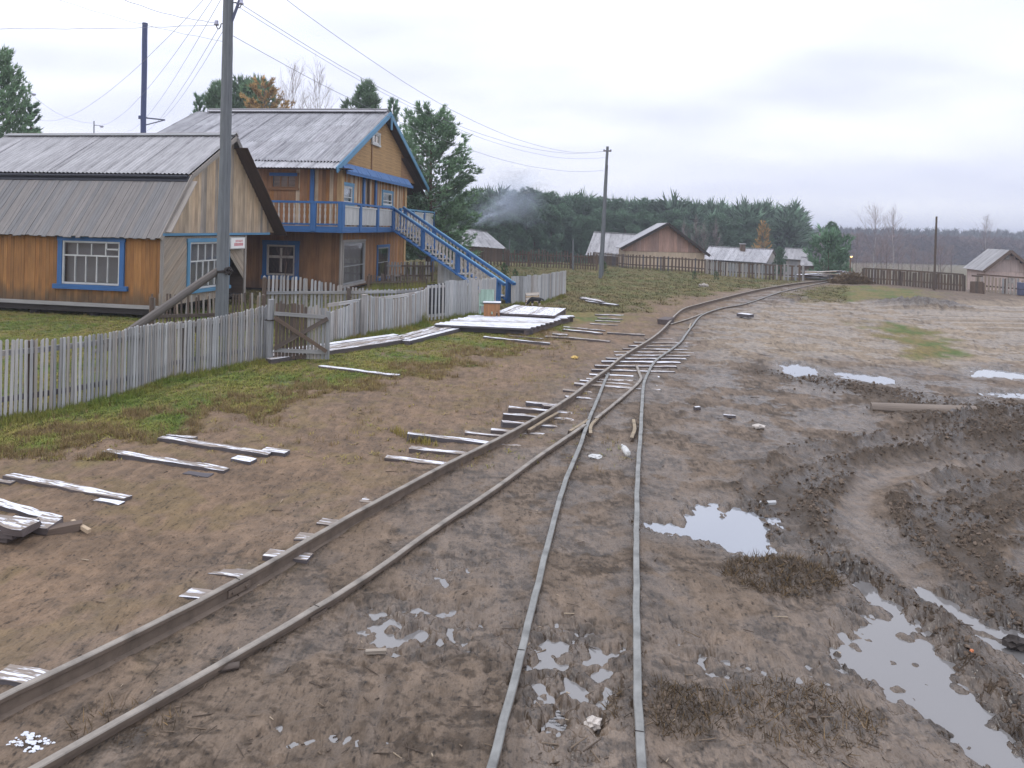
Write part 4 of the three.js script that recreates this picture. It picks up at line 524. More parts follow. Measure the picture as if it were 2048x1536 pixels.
// ================================================================ main pole with its prop, the pipe
{
  const t = thing('utility_pole', 'tall grey wooden pole in front of the hut with porcelain insulators', 'pole'), p = G(443, 672), top = V(p.x - 0.02, 9.0, p.z);
  part('shaft', logGeo(V(p.x, -0.3, p.z), top, 0.15, 0.108, 0.05, 16), wood('pole_grey', 0.20, 0.215, 0.225), t);
  const hook = (y, sd, l) => { part('hook', tubeGeo([V(p.x + sd * 0.1, y, p.z), V(p.x + sd * 0.17, y + 0.005, p.z), V(p.x + sd * 0.19, y - 0.07, p.z), V(p.x + sd * 0.24, y - 0.12, p.z), V(p.x + sd * 0.28, y - 0.06, p.z), V(p.x + sd * 0.28, y, p.z)], 0.011, 0.011), M.blackened_wood, t); const g = part('insulator', lathe([[0, 0.07], [0.035, 0.065], [0.045, 0.03], [0.035, 0.01], [0.055, -0.02], [0.056, -0.05], [0.02, -0.055]], 12), mat('porcelain', 0.5, 0.5, 0.62, 0.3), t); g.position.set(p.x + sd * 0.285, y + 0.02, p.z); };
  hook(P(445, 48, -p.z).y, -1); hook(P(445, 5, -p.z).y, 1);
  beam('bracket_arm', P(463, 44, -p.z + -0.02), P(492, -34, -p.z), 0.05, 0.05, mat('painted_steel', 0.09, 0.10, 0.16, 0.6), t); part('bracket_brace', tubeGeo([P(461, 4, -p.z), P(470, 6, -p.z), P(475, 5, -p.z)], 0.009, 0.009), M.painted_steel, t); beam('cross_arm', V(p.x - 0.7, 8.75, p.z), V(p.x + 0.7, 8.75, p.z), 0.09, 0.09, timber[1], t);
  for (let i = 0; i < 3; i++) { const g = part('binding', new THREE.TorusGeometry(0.15, 0.014, 6, 20), M.blackened_wood, t); g.position.set(p.x, P(446, 545, -p.z).y + 0.03 * i, p.z); g.rotation.set(Math.PI / 2 + 0.1 * (i - 1), 0.05 * i, 0); }
  { const g = part('wire_coil', new THREE.TorusKnotGeometry(0.06, 0.022, 40, 6, 2, 5), M.blackened_wood, t); g.position.copy(P(457, 542, -p.z - 0.12)); }
  const pr = thing('pole_prop', 'slanting round log propping the tall grey pole', 'log'), a = G(183, 706), b = P(436, 541, -p.z - 0.02); part('log', logGeo(a.clone().setY(-0.1), b, 0.1, 0.085, 0.06, 12), variants('prop_wood', 1, 0.15, 0.13, 0.115, 0, 3)[0], pr);
}
{
  const t = thing('chimney_pipe', 'tall slender blue steel chimney pipe rising behind the hut roof', 'chimney'), d = 27.6, a = P(282, 560, d), b = P(290, 46, d); part('pipe', logGeo(a.clone().setY(-0.2), b, 0.11, 0.1, 0, 18), mat('blue_steel', 0.055, 0.07, 0.15, 0.55), t);
  const c = part('collar', new THREE.CylinderGeometry(0.108, 0.108, 0.05, 18), M.blue_steel, t); c.position.copy(b).setY(b.y - 0.04); const e = P(283.5, 235, d); beam('bracket', e, e.clone().add(V(0.75, -0.02, -0.4)), 0.05, 0.05, M.painted_steel, t); beam('bracket', e.clone().setY(e.y - 0.35), e.clone().add(V(0.75, -0.02, -0.4)), 0.04, 0.04, M.painted_steel, t); const f = part('collar', new THREE.CylinderGeometry(0.125, 0.125, 0.12, 18), M.blue_steel, t); f.position.copy(e);
}
// ================================================================ the narrow-gauge line
mat('rail_head', 0.30, 0.265, 0.225, 0.62, { metalness: 0.15, map: stain }); mat('rail_side', 0.165, 0.125, 0.095, 0.9, { map: stain }); mat('yellow_rail', 0.30, 0.23, 0.145, 0.6, { map: stain }); mat('cool_head', 0.255, 0.255, 0.24, 0.6, { metalness: 0.18, map: stain });
function railGeo(line, k = 1) {
  const c = new THREE.CatmullRomCurve3(line, false, 'centripetal'), L = c.getLength(), N = Math.max(6, Math.round(L / 0.18)), pr = [[-0.02, 0], [0.02, 0], [0.0245, -0.006], [0.0245, -0.028], [0.008, -0.04], [0.008, -0.1], [0.044, -0.112], [0.044, -0.122], [-0.044, -0.122], [-0.044, -0.112], [-0.008, -0.1], [-0.008, -0.04], [-0.0245, -0.028], [-0.0245, -0.006]].map(([x, y]) => [x * k, y]);
  const pos = [], uv = [], g = new THREE.BufferGeometry(), m = pr.length, pts = c.getSpacedPoints(N), faces = [[], []];
  for (let i = 0; i <= N; i++) { const t = pts[Math.min(N, i + 1)].clone().sub(pts[Math.max(0, i - 1)]).setY(0).normalize(), w = 0.004 * n2(i * 0.35, L); for (const [x, y] of pr) { pos.push(pts[i].x - t.z * (x + w), pts[i].y + y, pts[i].z + t.x * (x + w)); uv.push(i * 0.18 / 1.1, y * 4 + x * 6); } }
  for (let i = 0; i < N; i++) for (let j = 0; j < m; j++) { const a = i * m + j, b = i * m + ((j + 1) % m), f = faces[j === 0 || j === 1 || j === m - 1 ? 0 : 1]; f.push(a, b, a + m, b, b + m, a + m); }
  for (const e of [0, N]) for (let j = 1; j + 1 < m; j++) faces[1].push(e * m, e * m + j, e * m + j + 1);
  g.setAttribute('position', new THREE.Float32BufferAttribute(pos, 3)); g.setAttribute('uv', new THREE.Float32BufferAttribute(uv, 2)); g.setIndex(faces[0].concat(faces[1]));
  const h = g.toNonIndexed(); h.computeVertexNormals(); h.addGroup(0, faces[0].length, 0); h.addGroup(faces[0].length, faces[1].length, 1); return h;
}
const tr1 = thing('railway_track', 'narrow-gauge railway track running from the lower left through the switch into the distance', 'railway track'), tr2 = thing('railway_track', 'narrow-gauge branch track up the middle of the mud, joining the other at the switch', 'railway track');
const RH = [M.rail_head, M.rail_side], CH = [M.cool_head, M.rail_side], YH = [M.yellow_rail, M.rail_side];
part('rail', railGeo(railLines.outer), RH, tr1); part('rail', railGeo(railLines.inner), RH, tr1); part('rail', railGeo(railLines.branchRight), CH, tr2); part('rail', railGeo(railLines.branchLeft), CH, tr2); part('switch_rail', railGeo(railLines.closure), RH, tr1); part('switch_rail', railGeo(railLines.cross), RH, tr1);
const gr = (pts, h, p, m = YH) => part('guard_rail', railGeo(pts.map(([x, y]) => G(x, y, h)), 0.95), m, p);
gr([[1057, 859], [1075, 848], [1098, 834], [1116, 824]], 0.07, tr1); gr([[1139, 861], [1160, 849], [1176, 838]], 0.06, tr1); gr([[1181, 866], [1181, 854], [1186, 844], [1195, 836]], 0.06, tr2); gr([[1267, 838], [1269, 848], [1269, 858], [1263, 875]], 0.06, tr2); gr([[1378, 656], [1382, 646]], 0.06, tr2);
{ // rail joints: fishplates with bolts
  const jp = (x, y, h, dx, dy, p) => { const a = G(x - dx, y - dy, h), b = G(x + dx, y + dy, h), t = b.clone().sub(a).normalize(), s = V(-t.z, 0, t.x); for (const e of [-1, 1]) { const o = s.clone().multiplyScalar(0.018 * e); beam('fishplate', a.clone().add(o).setY(h - 0.066), b.clone().add(o).setY(h - 0.066), 0.05, 0.016, M.rail_side, p, s); for (const k of [0.2, 0.8]) { const q = a.clone().lerp(b, k).addScaledVector(s, 0.032 * e).setY(h - 0.066); const m = part('bolt', new THREE.CylinderGeometry(0.012, 0.012, 0.018, 6), M.rail_side, p); m.position.copy(q); m.quaternion.setFromUnitVectors(V(0, 1, 0), s); } } beam('joint_gap', a.clone().lerp(b, 0.492).setY(h + 0.001), a.clone().lerp(b, 0.508).setY(h + 0.001), 0.046, 0.006, M.blackened_wood, p); };
  jp(475, 1158, 0.12, 22, -11, tr1); jp(633, 1212, 0.075, 16, -10, tr1); jp(1042, 1300, 0.06, -3, 14, tr2); jp(1279, 1463, 0.06, 0.3, 16, tr2);
}
// sleepers of the line, their outer ends clear of the mud and white with frost
const tieSegs = [[772, 909, 1060, 945, 0, .07], [820, 891, 1090, 921, 0, .08], [815, 863, 1125, 897, 0, .11], [930, 861, 1140, 882, 1, .05], [982, 856, 1150, 871, 1, .06], [1003, 840, 1160, 853, 0, .09], [1005, 824, 1175, 838, 0, .1], [1017, 811, 1190, 826, 0, .1], [1052, 801, 1200, 813, 0, .08], [1085, 808, 1150, 814, 1, .07], [1131, 790, 1240, 799, 0, .07], [1126, 777, 1300, 792, 2, .06],
  [1148, 764, 1325, 777, 0, .07], [1160, 758, 1334, 771, 0, .06], [1172, 754, 1339, 763, 0, .06], [1180, 746, 1346, 752, 3, .06], [1183, 736, 1350, 741, 0, .08], [1190, 728, 1353, 730, 0, .08], [1203, 720, 1361, 722, 3, .08], [1213, 714, 1372, 715, 0, .07], [1230, 707.5, 1380, 709, 0, .06], [1228, 701, 1388, 703, 1, .05], [1245, 695, 1378, 697, 0, .05], [1257, 689, 1375, 690.5, 1, .05], [1268, 682, 1388, 684, 2, .05], [1290, 675, 1360, 676, 2, .04],
  [725, 994, 800, 1003, 2, .04], [640, 1037, 700, 1044, 2, .05], [595, 1066, 655, 1072, 2, .06], [532, 1099, 620, 1108, 2, .09], [425, 1134, 500, 1142, 2, .03], [370, 1177, 440, 1186, 2, .04], [2, 1336, 90, 1352, 1, .06], [1010, 911, 1075, 917, 1, .025], [1045, 885, 1112, 891, 0, .035], [1120, 833, 1160, 837, 1, .03], [1040, 868, 1080, 871, 2, .03], [985, 932, 1020, 935, 2, .03]];
tieSegs.forEach(([x0, y0, x1, y1, k, h], i) => { const a = G(x0, y0, i > 25 ? h * 0.6 : h), b = G(x1, y1, i < 12 ? 0.0 : h * 0.6), near = i > 25; a.y -= 0.062; b.y -= i < 12 ? 0.085 : 0.062; if (i < 12) a.y -= 0.015; else { a.y -= 0.02; b.y -= 0.02; } beam('sleeper', a, b, near ? 0.13 : 0.095, 0.12, frosted(k), tr1, V(0, 1, 0), 0.012, 8); });
{ const p = G(1325, 650), q = G(1338, 645); beam('switch_block', V(p.x, 0.08, p.z), V(q.x, 0.08, q.z), 0.3, 0.16, timber[0], tr1, V(0, 1, 0), 0.02, 3); }
// pulled-out sleepers and beams lying on the verge
const lie = (name, label, cat, x0, y0, x1, y1, w, th, k, h = 0, jit = 0.014, grp2) => { w *= 0.7; th *= 0.72; const t = thing(name, label, cat, grp2), a = G(x0, y0, h + th * 0.45), b = G(x1, y1, h + th * 0.45); a.y -= th * 0.5; b.y -= th * 0.5; beam('timber', a, b, w, th, k < 0 ? pick(timber) : frosted(k), t, V(0, 1, 0), jit, 10); return t; };
lie('old_sleeper', 'long frosted sleeper lying in the grass, second from the picture edge at left', 'sleeper', 16, 948, 254, 994, 0.14, 0.13, 0); lie('old_sleeper', 'small broken chunk of sleeper under the end of a long frosted sleeper', 'sleeper', 192, 998, 243, 1006, 0.1, 0.08, 3);
lie('old_sleeper', 'frosted sleeper at the left edge above the heap of rotten planks', 'sleeper', -90, 980, 114, 1036, 0.15, 0.15, 3); lie('old_sleeper', 'longest frosted sleeper on the verge, lying alone in the middle', 'sleeper', 210, 900, 454, 938, 0.15, 0.13, 0); lie('old_sleeper', 'frosted sleeper with a long thin split, nearest the bare path among the verge sleepers', 'sleeper', 320, 873, 540, 906, 0.14, 0.12, 1);
lie('old_sleeper', 'short thick round-ended block beside the bare path', 'sleeper', 527, 897, 574, 904, 0.17, 0.14, 0); lie('old_sleeper', 'short squared block with frosted top below the split sleeper', 'sleeper', 468, 914, 508, 920, 0.16, 0.12, 3); lie('old_plank', 'thin frosted plank partly sunk in the grass behind the split sleeper', 'plank', 335, 869, 392, 875, 0.1, 0.05, 0); lie('old_plank', 'rotten brown plank end on the bare patch below the longest sleeper', 'plank', 372, 945, 423, 950, 0.14, 0.06, -1); lie('old_plank', 'thin half-buried frosted plank at the left edge of the picture', 'plank', -60, 952, 27, 964, 0.1, 0.06, 2);
{ const t = thing('plank_heap', 'heap of rotten frosted planks at the left edge near the track', 'planks'); for (const [x0, y0, x1, y1, h, k] of [[-120, 1040, 40, 1064, 0.1, 0], [-100, 1036, 66, 1053, 0.1, 2], [10, 1046, 62, 1058, 0.15, 1], [-40, 1060, 30, 1070, 0.07, 3], [70, 1046, 112, 1052, 0.06, 2]]) { const a = G(x0, y0, h), b = G(x1, y1, h); beam('plank', a, b, 0.16, 0.06, frosted(k), t, V(0.1, 1, 0.1), 0.02, 6); } }
lie('old_beam', 'long frosted beam on the grass in front of the gate', 'beam', 640, 731, 798, 750, 0.16, 0.1, 3); lie('old_beam', 'long thin frosted beam on the grass below the broad platform', 'beam', 968, 673, 1100, 686, 0.14, 0.12, 3); lie('old_beam', 'short frosted beam behind the long thin one below the broad platform', 'beam', 1018, 670, 1086, 677, 0.1, 0.07, 0); lie('old_beam', 'upper of two parallel frosted beams right of the broad platform', 'beam', 1126, 653, 1211, 661, 0.1, 0.09, 0); lie('old_beam', 'lower of two parallel frosted beams right of the broad platform', 'beam', 1126, 658, 1204, 666, 0.14, 0.12, 3);
{ const t = thing('buried_track', 'half-buried old sleepers in the bare earth between platform and switch', 'sleepers'); for (const [x0, y0, x1, y1, k] of [[1105, 667, 1135, 669, 1], [1090, 672, 1160, 676, 2], [1150, 676, 1220, 682, 2], [1190, 629, 1248, 630, 1], [1195, 636, 1245, 638, 2], [1190, 641, 1240, 643, 2], [1180, 647, 1236, 650, 2], [1215, 665, 1290, 669, 2]]) beam('sleeper', G(x0, y0, 0.03).setY(-0.02), G(x1, y1, 0.03).setY(-0.025), 0.14, 0.11, frosted(k), t, V(0, 1, 0), 0.012, 6); }
{ const t = thing('board_stack', 'low frosted stack of boards on the grass right of the pale fence end', 'boards'), a = G(1163, 605), b = G(1238, 613); for (let i = 0; i < 6; i++) for (let k = 0; k < 2; k++) { const o = i * 0.24 - 0.1, y = 0.04 + k * 0.05 + rr(0, 0.015); if (k && (i < 2 || i > 4)) continue; beam('board', V(a.x + rr(0, 0.3), y, a.z - o), V(b.x - rr(0, 0.3) - i * 0.12, y, b.z - o), 0.2, 0.04, frosted(k ? 0 : 3), t, V(0, 1, 0), 0.01, 4); } }

// ================================================================ things on the platform
{
  const t = thing('green_chair', 'pale green folding chair with a split backrest leaning on the plank fence', 'chair'), p = G(972, 628, 0.2), d = -p.z, gm = mat('green_paint', 0.26, 0.37, 0.30, 0.6, { map: stain }), X = (px, py, o = 0) => P(px, py, d - o);
  for (const [x0, x1] of [[960, 971.5], [973, 984.5]]) { const b = slabGeo([[0, 0], [0.21, 0], [0.21, 0.44], [0, 0.44]], (u, y, o) => X(x0, 610).add(V(u, y + 0.0, -y * 0.28 + o)), 0.02, 0, [0, 1]); part('backrest', b, gm, t); }
  for (const x of [959, 985.5]) beam('leg', X(x, 627.5, 0.18), X(x - 0.5, 588).add(V(0, 0, -0.16)), 0.035, 0.035, gm, t); beam('leg', X(961, 628, 0.4), X(961, 608), 0.03, 0.03, gm, t); beam('leg', X(984, 628, 0.4), X(984, 608), 0.03, 0.03, gm, t); beam('seat', X(960, 609).add(V(0, 0, 0.16)), X(985, 609).add(V(0, 0, 0.16)), 0.32, 0.025, gm, t); beam('cross_rail', X(959, 606), X(985, 606), 0.04, 0.02, gm, t, V(0, 0, 1));
}
{
  const t = thing('plank_stool', 'brown plank stool with notched ends and a frosted seat on the platform', 'stool'), p = G(986, 633, 0.15), d = -p.z, X = (px, py, o = 0) => P(px, py, d + o), w = 0.36;
  beam('seat', X(966, 610.5).setY(p.y + 0.4), X(1002, 611.5).setY(p.y + 0.4), 0.42, 0.035, frosted(3), t); const end = (x0, x1, o, m) => part('end_board', slabGeo([[0, 0], [(x1 - x0) * 0.3, 0], [(x1 - x0) * 0.5, 0.2], [(x1 - x0) * 0.68, 0], [x1 - x0, 0], [x1 - x0, 0.38], [0, 0.38]], (u, y, e) => V(x0 + u, p.y + y, -d + o + e), 0.03, 0, [0, 1]), m, t);
  const x0 = X(968, 620).x, x1 = X(1000, 620).x; part('side_board', slabGeo([[0, 0], [0.3, 0], [0.3, 0.38], [0, 0.38]], (u, y, e) => V(x0 + u, p.y + y, -d + 0.17 + e), 0.03, 0, [0, 1]), redBoards[2], t); end(x0 + 0.29, x1, 0.16, redBoards[0]); end(x0 + 0.05, x1 - 0.02, -0.15, M.blackened_wood); beam('cross_rail', V(x0 + 0.05, p.y + 0.3, -d), V(x1 - 0.05, p.y + 0.3, -d), 0.06, 0.03, redBoards[2], t);
}
{
  const t = thing('slatted_crate', 'small pale slatted crate by the foot of the right plank fence', 'crate'), p = G(1064, 608, 0.1), X = (u, y, o) => V(p.x + u, p.y + y, p.z + o); for (let i = 0; i < 4; i++) beam('slat', X(-0.22, 0.1 + i * 0.075, 0.16 - i * 0.03), X(0.24, 0.13 + i * 0.075, 0.16 - i * 0.03), 0.055, 0.018, i % 2 ? M.cream_paint : tanBoards[0], t, V(0, 0.3, 1)); for (let i = 0; i < 3; i++) beam('slat', X(-0.22, 0.345, 0.02 - i * 0.09), X(0.24, 0.375, 0.02 - i * 0.09), 0.07, 0.018, paleBoards[i], t); for (const u of [-0.21, 0.22]) { beam('post', X(u, 0, 0.15), X(u, 0.34, 0.05), 0.04, 0.04, brownBoards[1], t, V(1, 0, 0)); beam('post', X(u, 0, -0.16), X(u, 0.34, -0.16), 0.04, 0.04, brownBoards[2], t, V(1, 0, 0)); }
}

// ================================================================ the dog, from one skin over a skeleton
{
  const bones = [ // from, to, radii (metres; the dog faces left, head down)
    [[0.13, 0.19, 0], [-0.08, 0.2, 0], 0.062, 0.072], [[-0.08, 0.2, 0], [-0.16, 0.17, 0], 0.066, 0.045], [[-0.16, 0.17, 0], [-0.225, 0.09, 0.01], 0.042, 0.036], [[-0.225, 0.085, 0.01], [-0.29, 0.035, 0.012], 0.036, 0.018],
    [[-0.09, 0.17, 0.04], [-0.1, 0.09, 0.045], 0.035, 0.02], [[-0.1, 0.09, 0.045], [-0.095, 0.012, 0.045], 0.02, 0.016], [[-0.07, 0.17, -0.04], [-0.06, 0.09, -0.045], 0.035, 0.02], [[-0.06, 0.09, -0.045], [-0.065, 0.012, -0.045], 0.02, 0.016],
    [[0.12, 0.19, 0.04], [0.1, 0.11, 0.045], 0.045, 0.026], [[0.1, 0.11, 0.045], [0.145, 0.06, 0.045], 0.024, 0.017], [[0.145, 0.06, 0.045], [0.13, 0.012, 0.045], 0.016, 0.015], [[0.14, 0.19, -0.04], [0.125, 0.11, -0.045], 0.045, 0.026], [[0.125, 0.11, -0.045], [0.17, 0.06, -0.045], 0.024, 0.017], [[0.17, 0.06, -0.045], [0.155, 0.012, -0.045], 0.016, 0.015],
    [[0.17, 0.22, 0], [0.25, 0.2, 0.01], 0.02, 0.014], [[0.25, 0.2, 0.01], [0.29, 0.13, 0.02], 0.014, 0.01], [[-0.215, 0.13, 0.03], [-0.2, 0.155, 0.045], 0.016, 0.006], [[-0.215, 0.13, -0.02], [-0.2, 0.155, -0.035], 0.016, 0.006]];
  const N = 64, mc = new MarchingCubes(N, new THREE.MeshStandardMaterial(), false, false, 60000), S = 0.33; mc.isolation = 0;
  for (let k = 0; k < N; k++) for (let j = 0; j < N; j++) for (let i = 0; i < N; i++) {
    const x = (i / (N / 2) - 1) * S, y = (j / (N / 2) - 1) * S + 0.14, z = (k / (N / 2) - 1) * S; let sum = 0;
    for (const [a, b, ra, rb] of bones) { const ax = b[0] - a[0], ay = b[1] - a[1], az = b[2] - a[2], t = clamp(((x - a[0]) * ax + (y - a[1]) * ay + (z - a[2]) * az) / (ax * ax + ay * ay + az * az), 0, 1), d = Math.hypot(x - a[0] - ax * t, y - a[1] - ay * t, z - a[2] - az * t) - lerp(ra, rb, t); sum += Math.exp(-d * 90); }
    mc.field[i + j * N + k * N * N] = Math.log(sum) / 90;
  }
  mc.update();
  const n = mc.count, pa = mc.positionArray.slice(0, n * 3), na = mc.normalArray.slice(0, n * 3), col = new Float32Array(n * 3);
  for (let i = 0; i < n; i++) { pa[i * 3] *= S; pa[i * 3 + 1] = pa[i * 3 + 1] * S + 0.14; pa[i * 3 + 2] *= S; const x = pa[i * 3], y = pa[i * 3 + 1], w = y < 0.07 && x > -0.2 ? 1 : (y < 0.15 && x > -0.03 && x < 0.09) ? 0.7 : x < -0.27 ? 0.5 : 0; for (let c = 0; c < 3; c++) col[i * 3 + c] = lerp(0.014, [0.6, 0.52, 0.47][c], w); }
  const g = new THREE.BufferGeometry(); g.setAttribute('position', new THREE.BufferAttribute(pa, 3)); g.setAttribute('normal', new THREE.BufferAttribute(na, 3)); g.setAttribute('color', new THREE.BufferAttribute(col, 3));
  const m = new THREE.MeshStandardMaterial({ vertexColors: true, roughness: 0.85 }); m.name = 'dog_coat';
  const dog = part('dog', g, m, scene), p = G(1070, 613.5, 0.24); dog.position.set(p.x, 0.265, p.z - 0.12); dog.rotation.y = 0.15; tag(dog, 'small black dog with pale legs and belly, head lowered, on the rear platform', 'dog');
}
// ================================================================ loose things on the ground
{
  const set = (name, label, cat, geo, m, x, y, up, ry = 0, sc = 1) => { const p = G(x, y), o = part(name, geo, m, scene); o.position.set(p.x, hgt(p.x, p.z) + up, p.z); o.rotation.y = ry; o.scale.setScalar(sc); return tag(o, label, cat); };
  const bottle = thing('plastic_bottle', 'dented clear plastic bottle lying between the branch rails', 'bottle'), bm = new THREE.MeshPhysicalMaterial({ color: new THREE.Color(0.86, 0.86, 0.84), roughness: 0.2, transmission: 0.55, thickness: 0 }); bm.name = 'cloudy_plastic';
  { const p = G(1256, 914), b = part('body', lathe([[0, 0], [0.035, 0.003], [0.04, 0.02], [0.036, 0.04], [0.041, 0.06], [0.041, 0.09], [0.036, 0.1], [0.04, 0.12], [0.034, 0.15], [0.014, 0.17], [0.014, 0.185], [0, 0.186]], 16), bm, bottle), c = part('cap', lathe([[0, 0.184], [0.017, 0.184], [0.017, 0.2], [0, 0.2]], 12), M.white_paint, bottle); bottle.position.set(p.x, hgt(p.x, p.z) + 0.04, p.z + 0.02); bottle.rotation.set(-1.3, 0, 0.25); bottle.scale.setScalar(0.95); void b; void c; }
  const crumple = (r, seed, sq = 0.4) => { const g = new THREE.IcosahedronGeometry(r, 2), p = g.attributes.position; for (let i = 0; i < p.count; i++) { const x = p.getX(i), y = p.getY(i), z = p.getZ(i), k = 1 + 0.45 * n3(x * 18 / r * 0.1 + seed, y * 18 / r * 0.1, z * 1.8 / r); p.setXYZ(i, x * k, y * k * sq, z * k * 0.7); } g.computeVertexNormals(); return g; };
  set('paper_scrap', 'torn white paper scrap in the mud between the branch rails', 'paper', crumple(0.075, 3, 0.3), M.white_paint, 1190, 915, 0.015); set('paper_scrap', 'crumpled whitish paper on the churned mud right of the branch line', 'paper', crumple(0.08, 5, 0.4), M.cream_paint, 1518, 860, 0.03); set('wood_block', 'short frosted wood block right of the branch line, nearest the rail', 'wood block', boardGeo(0.09, 0.06, 0.05, 0.004, 2), frosted(3), 1394, 823, 0.03, 0.3); set('wood_stick', 'short pale stick lying on the mud right of the wood block', 'stick', boardGeo(0.17, 0.05, 0.04, 0.005, 4), frosted(0), 1459, 836, 0.03, -0.25); set('stone', 'small whitish stone between the branch rails near the bottom edge', 'stone', crumple(0.045, 9, 0.7), M.cream_paint, 1186, 1440, 0.02); set('wood_chip', 'pale wood chip by the rail joint of the inner rail', 'wood chip', boardGeo(0.13, 0.025, 0.02, 0.004, 3), paleBoards[1], 752, 1310, 0.02, 0.1);
  set('yellow_scrap', 'yellow paper scrap on the bare earth left of the switch', 'paper', crumple(0.07, 11, 0.5), mat('yellow_card', 0.6, 0.42, 0.14, 0.8), 1149, 719, 0.03); set('stick', 'yellowish stick lying beside the heap of rotten planks', 'stick', boardGeo(0.32, 0.03, 0.03, 0.006, 5), tanBoards[2], 161, 1062, 0.03, -0.6); set('bark_piece', 'dark chunk of bark beside the yellowish stick', 'bark', boardGeo(0.24, 0.1, 0.06, 0.02, 5), brownBoards[0], 128, 1066, 0.03, 0.5); set('wood_stick', 'dark rounded stick beside the inner rail in the foreground', 'stick', logGeo(V(-0.09, 0, 0), V(0.09, 0, 0), 0.022, 0.018, 0.2, 8), brownBoards[3], 446, 1348, 0.02, 0.35); set('wood_chip', 'pale curl of bark on the mud beside the right puddle edge', 'wood chip', boardGeo(0.16, 0.04, 0.02, 0.012, 5), whiteBoards[3], 1536, 1012, 0.04, 0.05);
  set('frost_patch', 'small patch of frosted litter between the rails at lower left', 'frost', mergeGeometries(Array.from({ length: 90 }, (_, i) => { const g = crumple(rr(0.004, 0.013), i, 0.25); g.translate(rr(-0.13, 0.13), 0, rr(-0.05, 0.05) + 0); return g; })), frostM, 68, 1490, 0.008, -0.35); set('orange_scrap', 'tiny orange scrap on the mud ridge between the two long puddles', 'litter', crumple(0.013, 31, 0.6), mat('orange_plastic', 0.5, 0.16, 0.06, 0.5), 1943, 1328, 0.03); set('dark_rag', 'dark lump standing in the right puddle', 'rag', crumple(0.07, 41, 0.6), M.blackened_wood, 2030, 1288, 0.06);
  { const t = thing('fallen_log', 'long barkless log half sunk in the churned mud at right', 'log'), a = G(1742, 822), b = G(1950, 838); part('trunk', logGeo(V(a.x, 0.06, a.z), V(b.x, 0.09, b.z), 0.075, 0.1, 0.12, 12), variants('log_wood', 1, 0.27, 0.22, 0.18, 0, 4)[0], t); }
  { const t = thing('old_plank', 'frosted plank lying across the sandy ground beside the far bend of the track', 'plank'), a = G(1478, 629, 0.1), b = G(1503, 632, 0.1); beam('timber', a, b, 0.3, 0.1, frosted(3), t); }
  // twigs, chips and trodden straw: nobody could count them
  const tw = new THREE.InstancedMesh(new THREE.CylinderGeometry(0.5, 0.35, 1, 5), mat('twig', 1, 1, 1, 0.9), 900), q = new THREE.Object3D(), c = new THREE.Color(), r = rng(77); tw.name = numbered('litter');
  for (let i = 0; i < 900; i++) { const d = 3.4 + 16 * r() ** 1.6, x = (r() - 0.42) * d * 1.5, y = hgt(x, -d); q.position.set(x, y + 0.008, -d); q.rotation.set(Math.PI / 2 + (r() - 0.5) * 0.4, 0, r() * 6.28); const L = 0.02 + 0.12 * r() ** 4; q.scale.set(0.005 + 0.005 * r(), L, 0.005 + 0.005 * r()); q.updateMatrix(); tw.setMatrixAt(i, q.matrix); const e = r(); c.setRGB(...(e < 0.55 ? [0.07, 0.05, 0.035] : e < 0.9 ? [0.15, 0.11, 0.075] : [0.34, 0.27, 0.19])); tw.setColorAt(i, c); }
  scene.add(tw); tag(tw, 'twigs and wood chips trodden into the earth', 'litter', null, 'stuff');
  const cg = new THREE.IcosahedronGeometry(1, 1); { const p = cg.attributes.position; for (let i = 0; i < p.count; i++) { const x = p.getX(i), y = p.getY(i), z = p.getZ(i), k = 0.75 + 0.5 * n3(x * 1.7, y * 1.7, z * 1.7); p.setXYZ(i, x * k, y * k * 0.6, z * k); } cg.computeVertexNormals(); }
  const NC = 9000, cl = new THREE.InstancedMesh(cg, mat('mud_clod', 1, 1, 1, 0.95), NC), o = {}; let k = 0; cl.name = numbered('mud_clods');
  for (let tries = 0; k < NC && tries < 400000; tries++) { const d = 3.3 + 17 * r() ** 1.4, x = -1.5 + r() * (d * 0.8 + 1.5), y = ground(x, -d, o); if (r() > clamp((o.dark - 0.35) * 1.2, 0, 1) || y < WATER + 0.01 || o.ga > 0.5) continue; const s = 0.006 + 0.024 * r() ** 3; q.position.set(x, y + s * 0.1, -d); q.rotation.set(r() * 6, r() * 6, r() * 6); q.scale.set(s, s * 0.8, s * (0.7 + r() * 0.6)); q.updateMatrix(); cl.setMatrixAt(k, q.matrix); const e = 0.75 + r() * 0.7; c.setRGB(0.105 * e, 0.077 * e, 0.055 * e); cl.setColorAt(k++, c); }
  cl.count = k; scene.add(cl); tag(cl, 'dark clods of mud thrown up by the tractor wheels', 'mud', null, 'stuff');
  // straw heaps beside the puddles
  const blade = new THREE.BufferGeometry(); blade.setAttribute('position', new THREE.Float32BufferAttribute([-0.5, 0, 0, 0.5, 0, 0, 0.35, 0.55, 0.12, -0.35, 0.55, 0.12, 0, 1, 0.42], 3)); blade.setIndex([0, 1, 2, 0, 2, 3, 3, 2, 4]); blade.computeVertexNormals();
